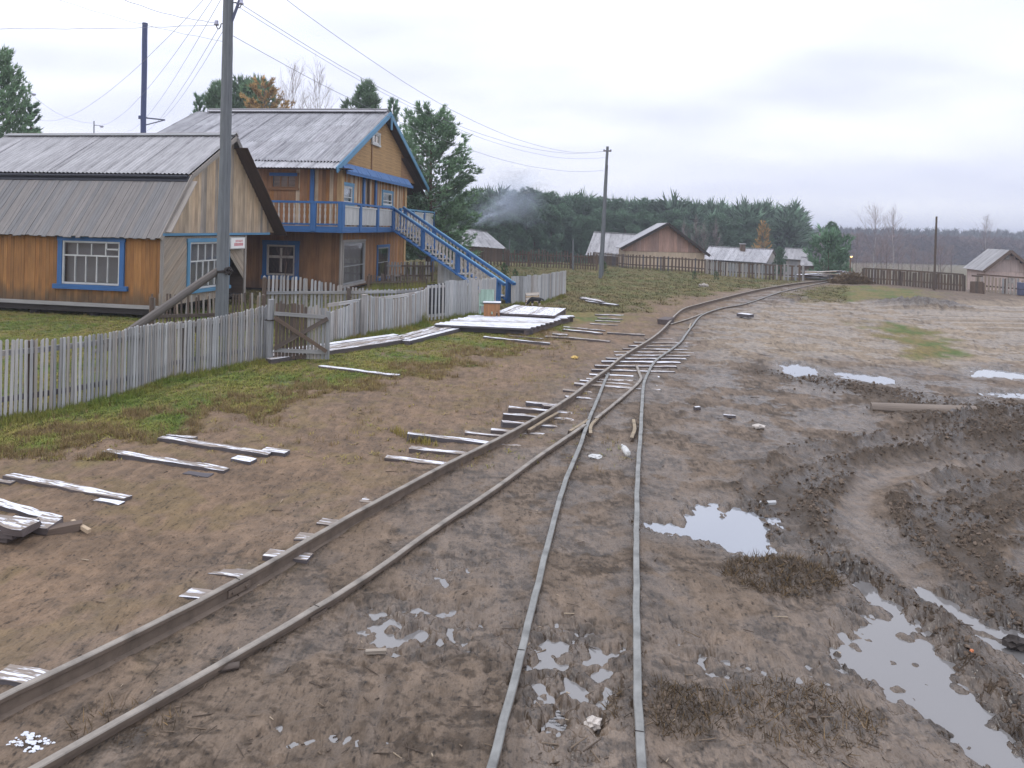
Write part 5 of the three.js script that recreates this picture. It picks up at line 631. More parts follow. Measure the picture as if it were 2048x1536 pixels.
  const hay = (label, x, y, rad, n, tone) => { const p = G(x, y), m = new THREE.InstancedMesh(blade, M.twig, n); m.name = numbered('straw_heap'); for (let i = 0; i < n; i++) { const a = r() * 6.28, t = rad * Math.sqrt(r()), X = p.x + Math.cos(a) * t * 1.25, Z = p.z + Math.sin(a) * t * 0.8; if (railDist(X, Z) < 0.09) continue; q.position.set(X, hgt(X, Z) - 0.01, Z); q.rotation.set((r() - 0.5) * 2.7, r() * 6.28, (r() - 0.5) * 2.7); q.scale.set(0.006, 0.03 + 0.075 * r(), 0.06); q.updateMatrix(); m.setMatrixAt(i, q.matrix); const e = (0.6 + 0.8 * r()) * tone, w = r(); c.setRGB(lerp(0.085, 0.2, w * w) * e, lerp(0.06, 0.13, w * w) * e, lerp(0.035, 0.06, w * w) * e); m.setColorAt(i, c); } scene.add(m); tag(m, label, 'straw', null, 'stuff'); };
  hay('dark brown straw and weeds heaped at the foot of the big puddle', 1565, 1160, 0.36, 2600, 0.9); hay('dark straw against the right branch rail near the bottom edge', 1335, 1422, 0.28, 1300, 0.8); hay('trampled straw in the mud left of the long puddle', 1600, 1432, 0.36, 1000, 0.95); hay('clump of green and yellow grass along the inner rail in the foreground', 255, 1452, 0.22, 260, 1.3);
}
// ================================================================ grass on the verge and in the yards
{
  const r = rng(99), q = new THREE.Object3D(), c = new THREE.Color(), tuft = (n, wide, bend, seed) => { const p = [], ix = [], s = rng(seed); for (let i = 0; i < n; i++) { const a = s() * 6.28, x = (s() - 0.5) * 0.9, z = (s() - 0.5) * 0.9, h = 0.45 + 0.55 * s(), b = bend * (0.3 + s()), ca = Math.cos(a), sa = Math.sin(a), k = p.length / 3; const e = (u, y, o) => p.push(x + ca * u + sa * o, y, z - sa * u + ca * o); e(-wide, 0, 0); e(wide, 0, 0); e(wide * 0.7, h * 0.6, b * 0.3); e(-wide * 0.7, h * 0.6, b * 0.3); e(0, h, b); ix.push(k, k + 1, k + 2, k, k + 2, k + 3, k + 3, k + 2, k + 4); } const g = new THREE.BufferGeometry(); g.setAttribute('position', new THREE.Float32BufferAttribute(p, 3)); g.setIndex(ix); g.computeVertexNormals(); return g; };
  const gm = mat('grass_blade', 1, 1, 1, 0.9); const o = {};
  const field = (label, n, geo, place, size, keep, tone) => { const m = new THREE.InstancedMesh(geo, gm, n); m.name = numbered('grass'); let k = 0; for (let t = 0; k < n && t < n * 12; t++) { const [x, z] = place(r), y = ground(x, z, o); if (r() > keep(o, x, z)) continue; const [sx, sy] = size(r, x, z); q.position.set(x, y - 0.01, z); q.rotation.set((r() - 0.5) * 0.3, r() * 6.28, (r() - 0.5) * 0.3); q.scale.set(sx, sy, sx); q.updateMatrix(); m.setMatrixAt(k, q.matrix); tone(c, r, x, z, o); m.setColorAt(k++, c); } m.count = k; scene.add(m); tag(m, label, 'grass', null, 'stuff'); };
  const tone = (c, r, x, z, o) => { const y = clamp(0.42 + 0.55 * fbm(x * 0.5, z * 0.5, 3) + 0.45 * (1 - o.ga) + 0.5 * (r() - 0.5), 0, 1), e = 0.75 + 0.5 * r(); c.setRGB(lerp(0.12, 0.29, y) * e, lerp(0.18, 0.225, y) * e, lerp(0.024, 0.06, y) * e); };
  const nearPlace = (r) => { const d = 7.5 + 16 * r() ** 1.2; return [lerp(-0.8 * d, 1.5, r()), -d]; };
  field('short mossy grass on the verge between the fences and the track', 52000, tuft(9, 0.05, 0.5, 1), nearPlace, (r) => [0.07 + 0.05 * r(), 0.025 + 0.04 * r() ** 2], (o, x, z) => o.ga * 0.9 * (1 - 0.8 * sstep(0.28, 0.55, n2b(x * 0.55 + 5, z * 0.55) * 0.6 + n2b(x * 2, z * 2) * 0.35)) + 0.012, tone);
  field('withered yellow grass along the edge of the turf', 9000, tuft(6, 0.03, 0.7, 2), nearPlace, (r) => [0.09, 0.05 + 0.07 * r()], (o, x, z) => Math.min(o.ga, 1 - o.ga) * 1.8 + (o.ga > 0 ? 0.02 : 0.03 * sstep(0.2, 0.6, n2b(x * 0.9, z * 0.9))), (c, r) => { const e = 0.7 + 0.6 * r(); c.setRGB(0.22 * e, 0.155 * e, 0.07 * e); });
  field('rough grass and dry weeds of the field beyond the houses', 42000, tuft(8, 0.045, 0.5, 3), (r) => { const d = 22 + 32 * r() ** 1.1; return [lerp(-0.55 * d, 0.5 * d, r()), -d]; }, (r, x, z) => [0.2 + 0.12 * r(), 0.04 + 0.09 * r() ** 2], (o) => o.ga * 0.95, (c, r, x, z) => { const y = clamp(0.5 + 0.6 * fbm(x * 0.25, z * 0.25, 3) + 0.3 * (r() - 0.5), 0, 1), e = 0.75 + 0.5 * r(); c.setRGB(lerp(0.10, 0.21, y) * e, lerp(0.115, 0.15, y) * e, lerp(0.038, 0.075, y) * e); });
  const strip = (pts, label, n, h) => { const L = pts.map(([x, y]) => G(x, y)); field(label, n, tuft(8, 0.045, 0.45, 5), (r) => { const i = Math.floor(r() * (L.length - 1)), k = r(), s = (r() - 0.5); return [lerp(L[i].x, L[i + 1].x, k) + s * 0.35, lerp(L[i].z, L[i + 1].z, k) + s * 0.5]; }, (r) => [0.08, h * (0.5 + r())], () => 1, tone); };
  strip([[0, 842], [102, 826], [222, 802], [284, 785], [342, 760], [444, 740], [531, 722]], 'longer grass at the foot of the long picket fence', 1500, 0.09); strip([[657, 692], [722, 677], [778, 668], [852, 649]], 'green grass at the foot of the scalloped fence', 900, 0.12); strip([[1035, 610], [1078, 608], [1127, 593]], 'grass at the foot of the right plank fence', 500, 0.12); strip([[893, 640], [930, 636], [961, 632]], 'weeds at the foot of the close-boarded fence', 300, 0.14);
  strip([[800, 872], [830, 880], [860, 884]], 'small leafy weeds between the frosted sleeper ends', 70, 0.1); strip([[540, 655], [640, 652], [740, 650], [850, 646]], 'dry weeds in the yard behind the fences', 900, 0.3); strip([[735, 600], [800, 596], [870, 590]], 'withered garden weeds below the ground-floor windows', 700, 0.5);
}

// ================================================================ trees
mat('pine_bark', 0.13, 0.085, 0.06, 0.95, { map: stain }); mat('grey_bark', 0.16, 0.14, 0.135, 0.95, { map: stain }); mat('birch_bark', 0.42, 0.40, 0.39, 0.9, { map: stain });
const leafMat = (name) => { const m = new THREE.MeshStandardMaterial({ vertexColors: true, roughness: 0.9 }); m.name = name; return m; };
const needles = leafMat('pine_needles'), larchLeaf = leafMat('yellow_larch_needles'), twigMat = leafMat('bare_twigs');
function sprayGeo(spots, col, r) { // many small needle-shaped faces round each spot: [x, y, z, size, outward x, outward z, up, blades, shade]
  const pos = [], c = [];
  for (const [x, y, z, s, ox, oz, up, n, sh] of spots) for (let i = 0; i < n; i++) {
    const d = V(ox + (r() - 0.5) * 1.7, up + (r() - 0.5) * 1.5, oz + (r() - 0.5) * 1.7).normalize(), w = V(r() - 0.5, r() - 0.5, r() - 0.5).cross(d).normalize().multiplyScalar(s * (0.085 + 0.06 * r())), L = s * (0.6 + 0.7 * r()), b = s * 0.35, bx = x + (r() - 0.5) * b, by = y + (r() - 0.5) * b, bz = z + (r() - 0.5) * b;
    pos.push(bx - w.x, by - w.y, bz - w.z, bx + w.x, by + w.y, bz + w.z, bx + d.x * L, by + d.y * L, bz + d.z * L);
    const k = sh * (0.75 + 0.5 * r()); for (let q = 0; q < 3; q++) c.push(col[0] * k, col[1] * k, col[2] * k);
  }
  const g = new THREE.BufferGeometry(); g.setAttribute('position', new THREE.Float32BufferAttribute(pos, 3)); g.setAttribute('color', new THREE.Float32BufferAttribute(c, 3)); g.computeVertexNormals(); return g;
}
function pineShape(seed, o) { // unit: metres; height o.h, width o.w
  const r = rng(seed), spots = [], limbs = [], H = o.h, lean = [(r() - 0.5) * 0.04 * H, (r() - 0.5) * 0.04 * H], tx = (y) => lean[0] * Math.sin(y / H * 2.5), tz = (y) => lean[1] * Math.sin(y / H * 2);
  for (let i = 0; i < o.n; i++) {
    const f = (i + r()) / o.n, y = lerp(o.from * H, H * 0.985, f), prof = o.prof(f) * ((o.ev ?? 0.62) + (o.ev ? 1.15 - o.ev : 0.55) * r()), L = Math.max(0.12 * o.w, o.w * 0.5 * prof), a = i * 2.39996 + r() * 0.9, ca = Math.cos(a), sa = Math.sin(a), rise = lerp(o.rise0 ?? 0.1, o.rise1 ?? 0.9, f) * L * (0.6 + 0.8 * r()), x0 = tx(y), z0 = tz(y);
    if (i % (o.limb ?? 2) === 0) limbs.push(tubeGeo([V(x0, y, z0), V(x0 + ca * L * 0.5, y + rise * 0.3, z0 + sa * L * 0.5), V(x0 + ca * L * 0.92, y + rise * 0.85, z0 + sa * L * 0.92)], 0.012 * H * 0.35 * (1 - f * 0.6), 0.006, 4, 4));
    const m = Math.max(2, Math.round(o.tufts * (0.45 + L / (o.w * 0.5)) * (0.6 + 0.8 * r()))), clump = 0.7 + 0.6 * r();
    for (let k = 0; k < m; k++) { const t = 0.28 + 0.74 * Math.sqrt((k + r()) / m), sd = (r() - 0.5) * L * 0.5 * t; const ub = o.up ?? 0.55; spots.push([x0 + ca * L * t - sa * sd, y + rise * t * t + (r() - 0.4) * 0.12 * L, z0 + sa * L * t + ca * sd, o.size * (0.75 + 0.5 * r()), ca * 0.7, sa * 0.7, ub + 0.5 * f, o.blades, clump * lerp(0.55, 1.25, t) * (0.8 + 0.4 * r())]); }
  }
  const trunk = mergeGeometries([tubeGeo([0, 0.25, 0.5, 0.75, 1].map((k) => V(tx(k * H), k * H - 0.3 * (k === 0), tz(k * H))), o.r ?? 0.018 * H, 0.02, 7, 14), ...limbs]);
  return { trunk, crown: sprayGeo(spots, o.col, r) };
}
function clumpShape(seed, o) { // a dense old pine seen from afar: foliage in rounded clumps about the limbs
  const r = rng(seed), spots = [], H = o.h, limbs = [];
  for (let i = 0; i < o.clumps; i++) {
    const f = Math.pow((i + r()) / o.clumps, 0.9), y = lerp(o.from * H, H * 0.93, f), pr = o.prof(f), a = i * 2.39996 + r(), R0 = o.w * 0.5 * pr * Math.sqrt(r()) * 0.75, cr0 = o.w * lerp(0.2, 0.13, f) * (0.75 + 0.5 * r()), cx = Math.cos(a) * R0, cz = Math.sin(a) * R0, cl = 0.7 + 0.6 * r();
    limbs.push(tubeGeo([V(0, y - 0.1 * H * 0.5, 0), V(cx * 0.6, y - 0.02 * H, cz * 0.6), V(cx, y, cz)], 0.05, 0.015, 4, 4));
    for (let k = 0; k < o.per; k++) { const u = r() * 2 - 1, t = r() * 6.283, q = Math.sqrt(1 - u * u), n = [q * Math.cos(t), u, q * Math.sin(t)], d = cr0 * (0.55 + 0.45 * Math.sqrt(r())); spots.push([cx + n[0] * d, y + n[1] * d * 0.72, cz + n[2] * d, o.size * (0.7 + 0.6 * r()), n[0] * 0.9, n[2] * 0.9, n[1] * 0.9 + (o.up ?? 0.25), o.blades, cl * (0.8 + 0.4 * r())]); }
  }
  return { trunk: mergeGeometries([tubeGeo([V(0, -0.3, 0), V(0.02 * H, H * 0.5, 0), V(0, H * 0.92, 0.01 * H)], 0.016 * H, 0.03, 6, 10), ...limbs]), crown: sprayGeo(spots, o.col, r) };
}
function bareShape(seed, h, w, levels, up = 0.75) { // a leafless crown: tapering limbs that fork
  const r = rng(seed), pos = [], col = [], limb = [];
  const seg = (a, b, ra, rb, c) => { const d = b.clone().sub(a).normalize(), u = V(d.y, d.z, -d.x).cross(d).normalize(), v = d.clone().cross(u), A = [], B = []; for (let i = 0; i < 3; i++) { const q = i * 2.094, e = u.clone().multiplyScalar(Math.cos(q)).addScaledVector(v, Math.sin(q)); A.push(a.clone().addScaledVector(e, ra)); B.push(b.clone().addScaledVector(e, rb)); } for (let i = 0; i < 3; i++) { const j = (i + 1) % 3; for (const p of [A[i], A[j], B[i], A[j], B[j], B[i]]) { pos.push(p.x, p.y, p.z); col.push(...c); } } };
  const grow = (p, d, L, rad, lv) => { const e = p.clone().addScaledVector(d, L); if (lv > 0) seg(p, e, rad, rad * 0.6, lv > 2 ? [0.3, 0.25, 0.24] : [0.2, 0.14, 0.13]); if (lv >= levels) return; const n = lv === 0 ? 0 : 3 + (r() > 0.5 ? 1 : 0); for (let i = 0; i < n; i++) { const q = p.clone().lerp(e, 0.35 + 0.65 * (i + r()) / n), nd = V(d.x + (r() - 0.5) * 1.4, d.y + (r() - 0.45) * 1.0 + (up - 0.6), d.z + (r() - 0.5) * 1.4).normalize(); grow(q, nd, L * (0.5 + 0.3 * r()), rad * 0.55, lv + 1); } };
  const n = 22; for (let i = 0; i < n; i++) { const f = 0.28 + 0.7 * (i + r()) / n, a = i * 2.4 + r(), q = V(0, f * h, 0), el = lerp(0.5, 1.3, f), L = w * 0.42 * Math.sin(Math.min(1, (1 - f) * 1.9 + 0.22) * 1.5) * (0.7 + 0.6 * r()); grow(q, V(Math.cos(a) * Math.cos(el), Math.sin(el), Math.sin(a) * Math.cos(el)), L, 0.002 * h, 1); }
  const g = new THREE.BufferGeometry(); g.setAttribute('position', new THREE.Float32BufferAttribute(pos, 3)); g.setAttribute('color', new THREE.Float32BufferAttribute(col, 3)); g.computeVertexNormals();
  return { trunk: tubeGeo([V(0, -0.3, 0), V(0.02 * h, h * 0.4, 0), V(0, h * 0.75, 0.01 * h), V(0.01 * h, h * 0.97, 0)], 0.012 * h, 0.008, 6, 12), crown: g };
}
function tree(name, label, sh, bark, leaf, px, top, d, group, wscale = 1, turn = 0, h0) { // from the foot on the ground to the top seen in the photograph
  const p = P(px, top, d), y = hgt(p.x, p.z), h = p.y - y, t = thing(name, label, 'tree', group); part('trunk', sh.trunk, bark, t); part('crown', sh.crown, leaf, t); t.position.set(p.x, y - 0.05, p.z); const k = h / h0; t.scale.set(k * wscale, k, k * wscale); t.rotation.y = turn; return t;
}
const round = (f) => Math.sqrt(Math.max(0.02, 1 - Math.pow(Math.max(0, f - 0.4) / 0.62, 2))) * (f < 0.4 ? 0.85 + 0.375 * f : 1), cone = (f) => Math.pow(1 - f, 0.75) * 1.05 + 0.08, wide = (f) => Math.sin(Math.pow(1 - f, 0.8) * 2.2 + 0.25);
const col1 = [0.15, 0.235, 0.13], col2 = [0.12, 0.20, 0.125];
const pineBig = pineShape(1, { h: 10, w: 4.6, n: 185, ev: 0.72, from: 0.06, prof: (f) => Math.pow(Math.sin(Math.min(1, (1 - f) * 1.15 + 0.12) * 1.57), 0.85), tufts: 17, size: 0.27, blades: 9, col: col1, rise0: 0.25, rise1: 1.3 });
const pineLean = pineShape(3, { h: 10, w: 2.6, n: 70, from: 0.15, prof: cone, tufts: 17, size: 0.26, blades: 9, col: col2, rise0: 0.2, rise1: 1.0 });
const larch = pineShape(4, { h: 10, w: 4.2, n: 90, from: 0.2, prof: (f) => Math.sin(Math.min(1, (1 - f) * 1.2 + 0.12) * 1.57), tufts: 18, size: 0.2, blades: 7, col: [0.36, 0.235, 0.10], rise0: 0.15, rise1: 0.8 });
const bareA = bareShape(6, 10, 5, 4), bareB = bareShape(7, 10, 4.4, 4, 0.85);
const crownA = clumpShape(81, { h: 12, w: 5.4, clumps: 38, per: 105, from: 0.35, prof: round, size: 0.36, up: 0.7, blades: 6, col: col1 }), crownB = clumpShape(82, { h: 12, w: 4.2, clumps: 26, per: 110, from: 0.35, prof: (f) => round(f) * (0.75 + 0.35 * Math.sin(f * 17)), size: 0.36, up: 0.8, blades: 6, col: col1 });
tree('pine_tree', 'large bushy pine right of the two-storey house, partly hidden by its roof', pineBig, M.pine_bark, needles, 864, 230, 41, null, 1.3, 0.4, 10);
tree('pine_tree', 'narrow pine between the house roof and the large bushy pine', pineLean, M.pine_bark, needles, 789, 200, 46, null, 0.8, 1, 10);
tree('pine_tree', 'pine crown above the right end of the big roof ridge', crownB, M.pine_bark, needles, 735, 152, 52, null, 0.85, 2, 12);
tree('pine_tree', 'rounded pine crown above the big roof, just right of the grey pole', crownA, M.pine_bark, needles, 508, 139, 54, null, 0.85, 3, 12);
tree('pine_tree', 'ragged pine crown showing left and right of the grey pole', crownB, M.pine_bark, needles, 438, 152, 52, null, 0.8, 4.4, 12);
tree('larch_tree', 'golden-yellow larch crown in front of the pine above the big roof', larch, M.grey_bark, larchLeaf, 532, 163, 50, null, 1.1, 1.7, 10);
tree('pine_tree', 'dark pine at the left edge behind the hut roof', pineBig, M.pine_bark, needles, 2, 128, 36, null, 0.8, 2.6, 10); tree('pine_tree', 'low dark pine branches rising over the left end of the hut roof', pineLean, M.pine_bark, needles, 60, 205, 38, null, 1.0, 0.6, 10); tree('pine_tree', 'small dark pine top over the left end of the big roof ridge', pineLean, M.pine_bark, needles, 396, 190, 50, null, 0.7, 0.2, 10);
tree('birch_tree', 'leafless birch right of the golden larch, behind the big roof', bareA, M.birch_bark, twigMat, 585, 160, 56, null, 0.6, 0.3, 10); tree('birch_tree', 'leafless birch halfway between the larch and the pine, behind the big roof', bareB, M.birch_bark, twigMat, 638, 152, 58, null, 0.6, 1.3, 10);
// the wood behind the village, tree by tree at its edge
{
  const fo = (seed, prof, w, n) => clumpShape(seed, { h: 11, w, clumps: n - 22, per: 130, from: 0.1, prof, size: 0.26, blades: 5, col: col2.map((c) => c * 0.82) }), kinds = [fo(41, round, 4.8, 62), fo(42, (f) => round(f) * (0.75 + 0.3 * Math.sin(f * 14 + 1)), 4.4, 58), fo(43, wide, 5.0, 60), fo(44, (f) => round(f) * 0.9, 5.4, 60)], leafs = [needles];
  const tops = [[930, 398], [948, 390], [970, 384], [992, 388], [1022, 374], [1040, 384], [1060, 369], [1080, 380], [1098, 377], [1120, 388], [1146, 384], [1168, 392], [1190, 390], [1206, 388], [1232, 391], [1250, 402], [1272, 396], [1292, 392], [1318, 394], [1346, 396], [1366, 404], [1390, 402], [1412, 410], [1440, 402], [1462, 414], [1488, 416], [1508, 414], [1530, 424], [1542, 426]], r = rng(8), first = tops.map(([x, y], i) => [x, y, lerp(86, 112, (x - 930) / 620) + 6 * r(), i]);
  const all = first.slice(); for (let i = 0; i < 46; i++) { const x = 925 + 620 * (i + r()) / 46, e = tops.reduce((b, q) => (Math.abs(q[0] - x) < Math.abs(b[0] - x) ? q : b)); all.push([x, e[1] + 14 + 34 * r(), lerp(74, 96, (x - 925) / 620) + 8 * r(), 0]); }
  const ord = 'first second third fourth fifth sixth seventh eighth ninth tenth eleventh twelfth thirteenth fourteenth fifteenth sixteenth seventeenth eighteenth nineteenth twentieth twenty-first twenty-second twenty-third twenty-fourth twenty-fifth twenty-sixth twenty-seventh twenty-eighth twenty-ninth'.split(' ');
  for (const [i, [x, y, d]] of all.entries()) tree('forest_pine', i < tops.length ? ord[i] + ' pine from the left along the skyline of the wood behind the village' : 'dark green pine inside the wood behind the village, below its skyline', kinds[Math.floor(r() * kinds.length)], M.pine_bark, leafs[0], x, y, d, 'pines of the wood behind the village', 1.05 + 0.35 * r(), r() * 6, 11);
  // bare and tawny trees at its foot
  for (const [x, y, d, wh] of [[1368, 448, 74, 'right of the brown gable'], [1392, 440, 76, 'second right of the brown gable'], [1408, 452, 72, 'over the brown gable eave'], [1432, 446, 80, 'over the long pale roof'], [1640, 472, 70, 'left of the round-topped dark pine'], [1715, 470, 60, 'beside the small lit lamp']]) tree('bare_tree', 'leafless reddish tree at the foot of the wood, ' + wh, bareB, M.grey_bark, twigMat, x, y, d, 'leafless trees at the foot of the wood', 0.6, r() * 6, 10);
  tree('larch_tree', 'rusty orange larch above the long low grey roof', larch, M.grey_bark, larchLeaf, 1526, 443, 66, null, 0.72, 0.5, 10);
  tree('pine_tree', 'dark round-topped pine beside the far end of the track', kinds[0], M.pine_bark, needles, 1667, 436, 52, null, 0.75, 1, 11); tree('pine_tree', 'broad low dark pine at the foot of the round-topped one', pineShape(51, { h: 5, w: 4.4, n: 60, from: 0.02, prof: wide, tufts: 9, size: 0.45, blades: 8, col: col2 }), M.pine_bark, needles, 1658, 472, 49, null, 0.8, 2, 5); tree('pine_tree', 'small dark tree between the two right-hand grey roofs', kinds[2], M.pine_bark, needles, 1561, 490, 60, null, 0.8, 3, 11);
  tree('birch_tree', 'leafless birch with a dense crown, left of the pair beyond the right fence', bareA, M.birch_bark, twigMat, 1752, 424, 62, null, 0.85, 2, 10); tree('birch_tree', 'leafless birch with a dense crown, right of the pair beyond the right fence', bareB, M.birch_bark, twigMat, 1787, 424, 66, null, 0.85, 5, 10); tree('birch_tree', 'lone thin leafless birch far behind the right-hand house', bareA, M.birch_bark, twigMat, 1973, 442, 95, null, 0.7, 4, 10);
  { const p = G(506, 640), t = thing('bush', 'dark leafless bush between the hut corner and the two-storey house', 'bush'), sh = bareShape(67, 1.5, 1.3, 4, 1.0); part('trunk', sh.trunk, M.pine_bark, t); part('crown', sh.crown, mat('dark_twigs', 0.35, 0.3, 0.26, 0.95, { vertexColors: true }), t); t.position.copy(p).add(V(0, 0, -2.6)); t.scale.set(1.1, 1.0, 1.1); }
  for (let i = 0; i < 16; i++) { const x = 1690 + 215 * (i + r()) / 16; tree('bare_tree', 'thin brownish leafless tree in the scrub beyond the right fence', i % 2 ? bareA : bareB, M.grey_bark, twigMat, x, 486 + 34 * r(), 58 + 24 * r(), 'leafless trees in the scrub beyond the right fence', 1.1, r() * 6, 10); }
  const sap = pineShape(61, { h: 1.6, w: 1.0, n: 26, from: 0.05, prof: cone, tufts: 5, size: 0.18, blades: 7, col: [0.06, 0.11, 0.05] });
  for (const [x, y, f, label] of [[1208, 524, 547, 'small green sapling beside the leaning far pole'], [1388, 543, 559, 'small green sapling in front of the pale picket fence, left of its fellow'], [1432, 543, 560, 'small green sapling in front of the grey picket fence, right of its fellow'], [1008, 528, 562, 'green bush behind the stair foot'], [1030, 540, 566, 'low green bush beyond the right plank fence']]) { const p = G(x, f), t = thing('sapling', label, 'bush'); part('trunk', sap.trunk, M.pine_bark, t); part('crown', sap.crown, needles, t); t.position.copy(p); t.scale.setScalar((ray(x, f)[1] - ray(x, y)[1]) * -p.z / 1.6); }
}
{ // the far wood along the horizon, one mass
  const r = rng(71), q = new THREE.Object3D(), c = new THREE.Color(), low = pineShape(72, { h: 10, w: 4.6, n: 26, from: 0.05, prof: round, tufts: 3, size: 1.5, blades: 7, col: [1, 1, 1], limb: 100 }).crown;
  const wood = (label, n, d0, d1, u0, u1, h0, h1, tone) => { const m = new THREE.InstancedMesh(low, leafMat('far_foliage'), n); m.name = numbered('forest'); for (let i = 0; i < n; i++) { const d = lerp(d0, d1, r()), x = lerp(u0, u1, r()) * d, y = hgt(x, -d), h = lerp(h0, h1, r()); q.position.set(x, y, -d); q.rotation.set(0, r() * 6, 0); q.scale.set(h / 10 * (0.8 + 0.5 * r()), h / 10, h / 10 * (0.8 + 0.5 * r())); q.updateMatrix(); m.setMatrixAt(i, q.matrix); tone(c, r); m.setColorAt(i, c); } scene.add(m); tag(m, label, 'woods', null, 'stuff'); };
  wood('dark pine wood filling the ground behind the village', 900, 100, 150, -0.2, 0.42, 7, 10.5, (c, r) => { const e = 0.7 + 0.6 * r(); c.setRGB(0.09 * e, 0.145 * e, 0.095 * e); });
  wood('brown leafless woods beyond the far field', 1500, 235, 300, 0.3, 0.95, 6, 9.5, (c, r) => { const e = 0.7 + 0.6 * r(); c.setRGB(0.10 * e, 0.065 * e, 0.055 * e); });
  wood('dark wood on the horizon at the right', 1500, 300, 360, 0.25, 1.0, 9.5, 13.5, (c, r) => { const e = 0.7 + 0.6 * r(); c.setRGB(0.045 * e, 0.055 * e, 0.055 * e); });
  wood('dark wood on the horizon at the left, behind the houses', 1500, 160, 260, -1.1, -0.15, 6, 10, (c, r) => { const e = 0.7 + 0.6 * r(); c.setRGB(0.035 * e, 0.05 * e, 0.042 * e); });
}
// ================================================================ the houses beyond
function farHouse(name, label, o) { // front eave L-R, ridge L-R as seen; d: distance of the eave, rd: how much farther the ridge is
  const t = thing(name, label, 'house'), E = o.eave.map(([x, y], i) => P(x, y, o.d + (o.skew ?? 0) * i)), K = o.ridge.map(([x, y], i) => P(x, y, o.d + o.rd + (o.skew ?? 0) * i)), B2 = K.map((k, i) => V(2 * k.x - E[i].x, E[i].y, 2 * k.z - E[i].z)), roof = grp('roof', t), n = o.n ?? 6;
  for (let r = 0; r < 2; r++) for (let i = 0; i < n; i++) { const a = K[0].clone().lerp(K[1], i / n), b = K[0].clone().lerp(K[1], (i + 1) / n), c = E[0].clone().lerp(E[1], i / n), d = E[0].clone().lerp(E[1], (i + 1) / n), f0 = r / 2, f1 = (r + 1) / 2; part('roof_sheet', sheetGeo(a.clone().lerp(c, f0), b.clone().lerp(d, f0), a.clone().lerp(c, f1), b.clone().lerp(d, f1), 6, 0.025), pick(o.roof), roof); }
  part('roof_sheet', sheetGeo(K[0], K[1], B2[0], B2[1], 40, 0.025), o.roof[0], roof); beam('ridge_board', K[0].clone().setY(K[0].y + 0.04), K[1].clone().setY(K[1].y + 0.04), 0.2, 0.04, o.roof[0], roof);
  const ins = (p, q, f) => p.clone().lerp(q, f), w = [ins(ins(E[0], E[1], 0.03), B2[0], 0.06), ins(ins(E[1], E[0], 0.03), B2[1], 0.06), ins(ins(B2[0], B2[1], 0.03), E[0], 0.06), ins(ins(B2[1], B2[0], 0.03), E[1], 0.06)], wall = grp('wall', t), gy = Math.min(...w.map((p) => hgt(p.x, p.z))) - 0.1;
  const side = (a, b, nb, nm) => { for (let i = 0; i < nb; i++) { const p = a.clone().lerp(b, (i + 0.5) / nb), wd = a.distanceTo(b) / nb; beam(nm, V(p.x, gy, p.z), V(p.x, Math.min(E[0].y, E[1].y) + 0.02, p.z), wd * 0.98, 0.06, pick(o.wall), wall, V(b.z - a.z, 0, a.x - b.x)); } };
  side(w[0], w[1], 12, 'wall_board'); side(w[1], w[3], 10, 'wall_board'); side(w[0], w[2], 10, 'wall_board'); side(w[2], w[3], 4, 'wall_board');
  for (const i of [0, 1]) { const A = w[i], C = w[i + 2], top = ins(K[i], K[1 - i], 0.03).setY(K[i].y - 0.08), g = new THREE.BufferGeometry(), s = V(E[1].x - E[0].x, 0, E[1].z - E[0].z).normalize().multiplyScalar(i ? 0.02 : -0.02), f = [A.clone().setY(E[i].y), C.clone().setY(E[i].y), top]; g.setAttribute('position', new THREE.Float32BufferAttribute([...f, ...f.map((p) => p.clone().add(s))].flatMap((p) => [p.x, p.y, p.z]), 3)); g.setAttribute('uv', new THREE.Float32BufferAttribute([0, 0, 1, 0, 0.5, 1, 0, 0, 1, 0, 0.5, 1], 2)); g.setIndex([0, 1, 2, 3, 5, 4, 0, 3, 1, 1, 3, 4, 1, 4, 2, 2, 4, 5, 2, 5, 0, 0, 5, 3]); const h = g.toNonIndexed(); h.computeVertexNormals(); part('gable', h, pick(o.gable ?? o.wall), t); }
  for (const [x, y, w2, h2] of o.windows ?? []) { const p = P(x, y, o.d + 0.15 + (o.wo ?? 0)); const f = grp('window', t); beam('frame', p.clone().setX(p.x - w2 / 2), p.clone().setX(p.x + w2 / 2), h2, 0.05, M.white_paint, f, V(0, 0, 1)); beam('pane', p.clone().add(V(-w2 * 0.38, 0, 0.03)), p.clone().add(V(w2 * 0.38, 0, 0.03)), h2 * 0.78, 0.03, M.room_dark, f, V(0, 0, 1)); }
  if (o.chimney) { const p = P(o.chimney[0], o.chimney[1], o.d + o.rd * 0.8), c = grp('chimney', t); beam('stack', p.clone().setY(p.y - 1), p.clone().setY(p.y + 0.25), 0.4, 0.4, brownBoards[1], c, V(0, 0, 1)); beam('cap', p.clone().setY(p.y + 0.25), p.clone().setY(p.y + 0.33), 0.5, 0.5, M.slate_grey, c, V(0, 0, 1)); }
  return t;
}
const GR = [M.slate_light, M.slate_light_b, M.slate_light_c], GD = [M.slate_grey, M.slate_grey_b];
farHouse('village_house', 'house with a grey roof half hidden by the big pine, behind the stair', { eave: [[905, 489], [1013, 498]], ridge: [[905, 452], [974, 465]], d: 60, rd: 3, roof: GR, wall: brownBoards });
farHouse('village_house', 'low grey roof joined to the left of the brown-gabled house', { eave: [[1171, 510], [1290, 515]], ridge: [[1188, 464], [1290, 470]], d: 56, rd: 3.2, roof: GD, wall: brownBoards });
farHouse('village_house', 'long low house with pale roof and small chimney, right of the brown gable', { eave: [[1404, 518], [1533, 526]], ridge: [[1418, 493], [1547, 499]], d: 60, rd: 3, roof: GR, wall: greyBoards, chimney: [1485, 494] });
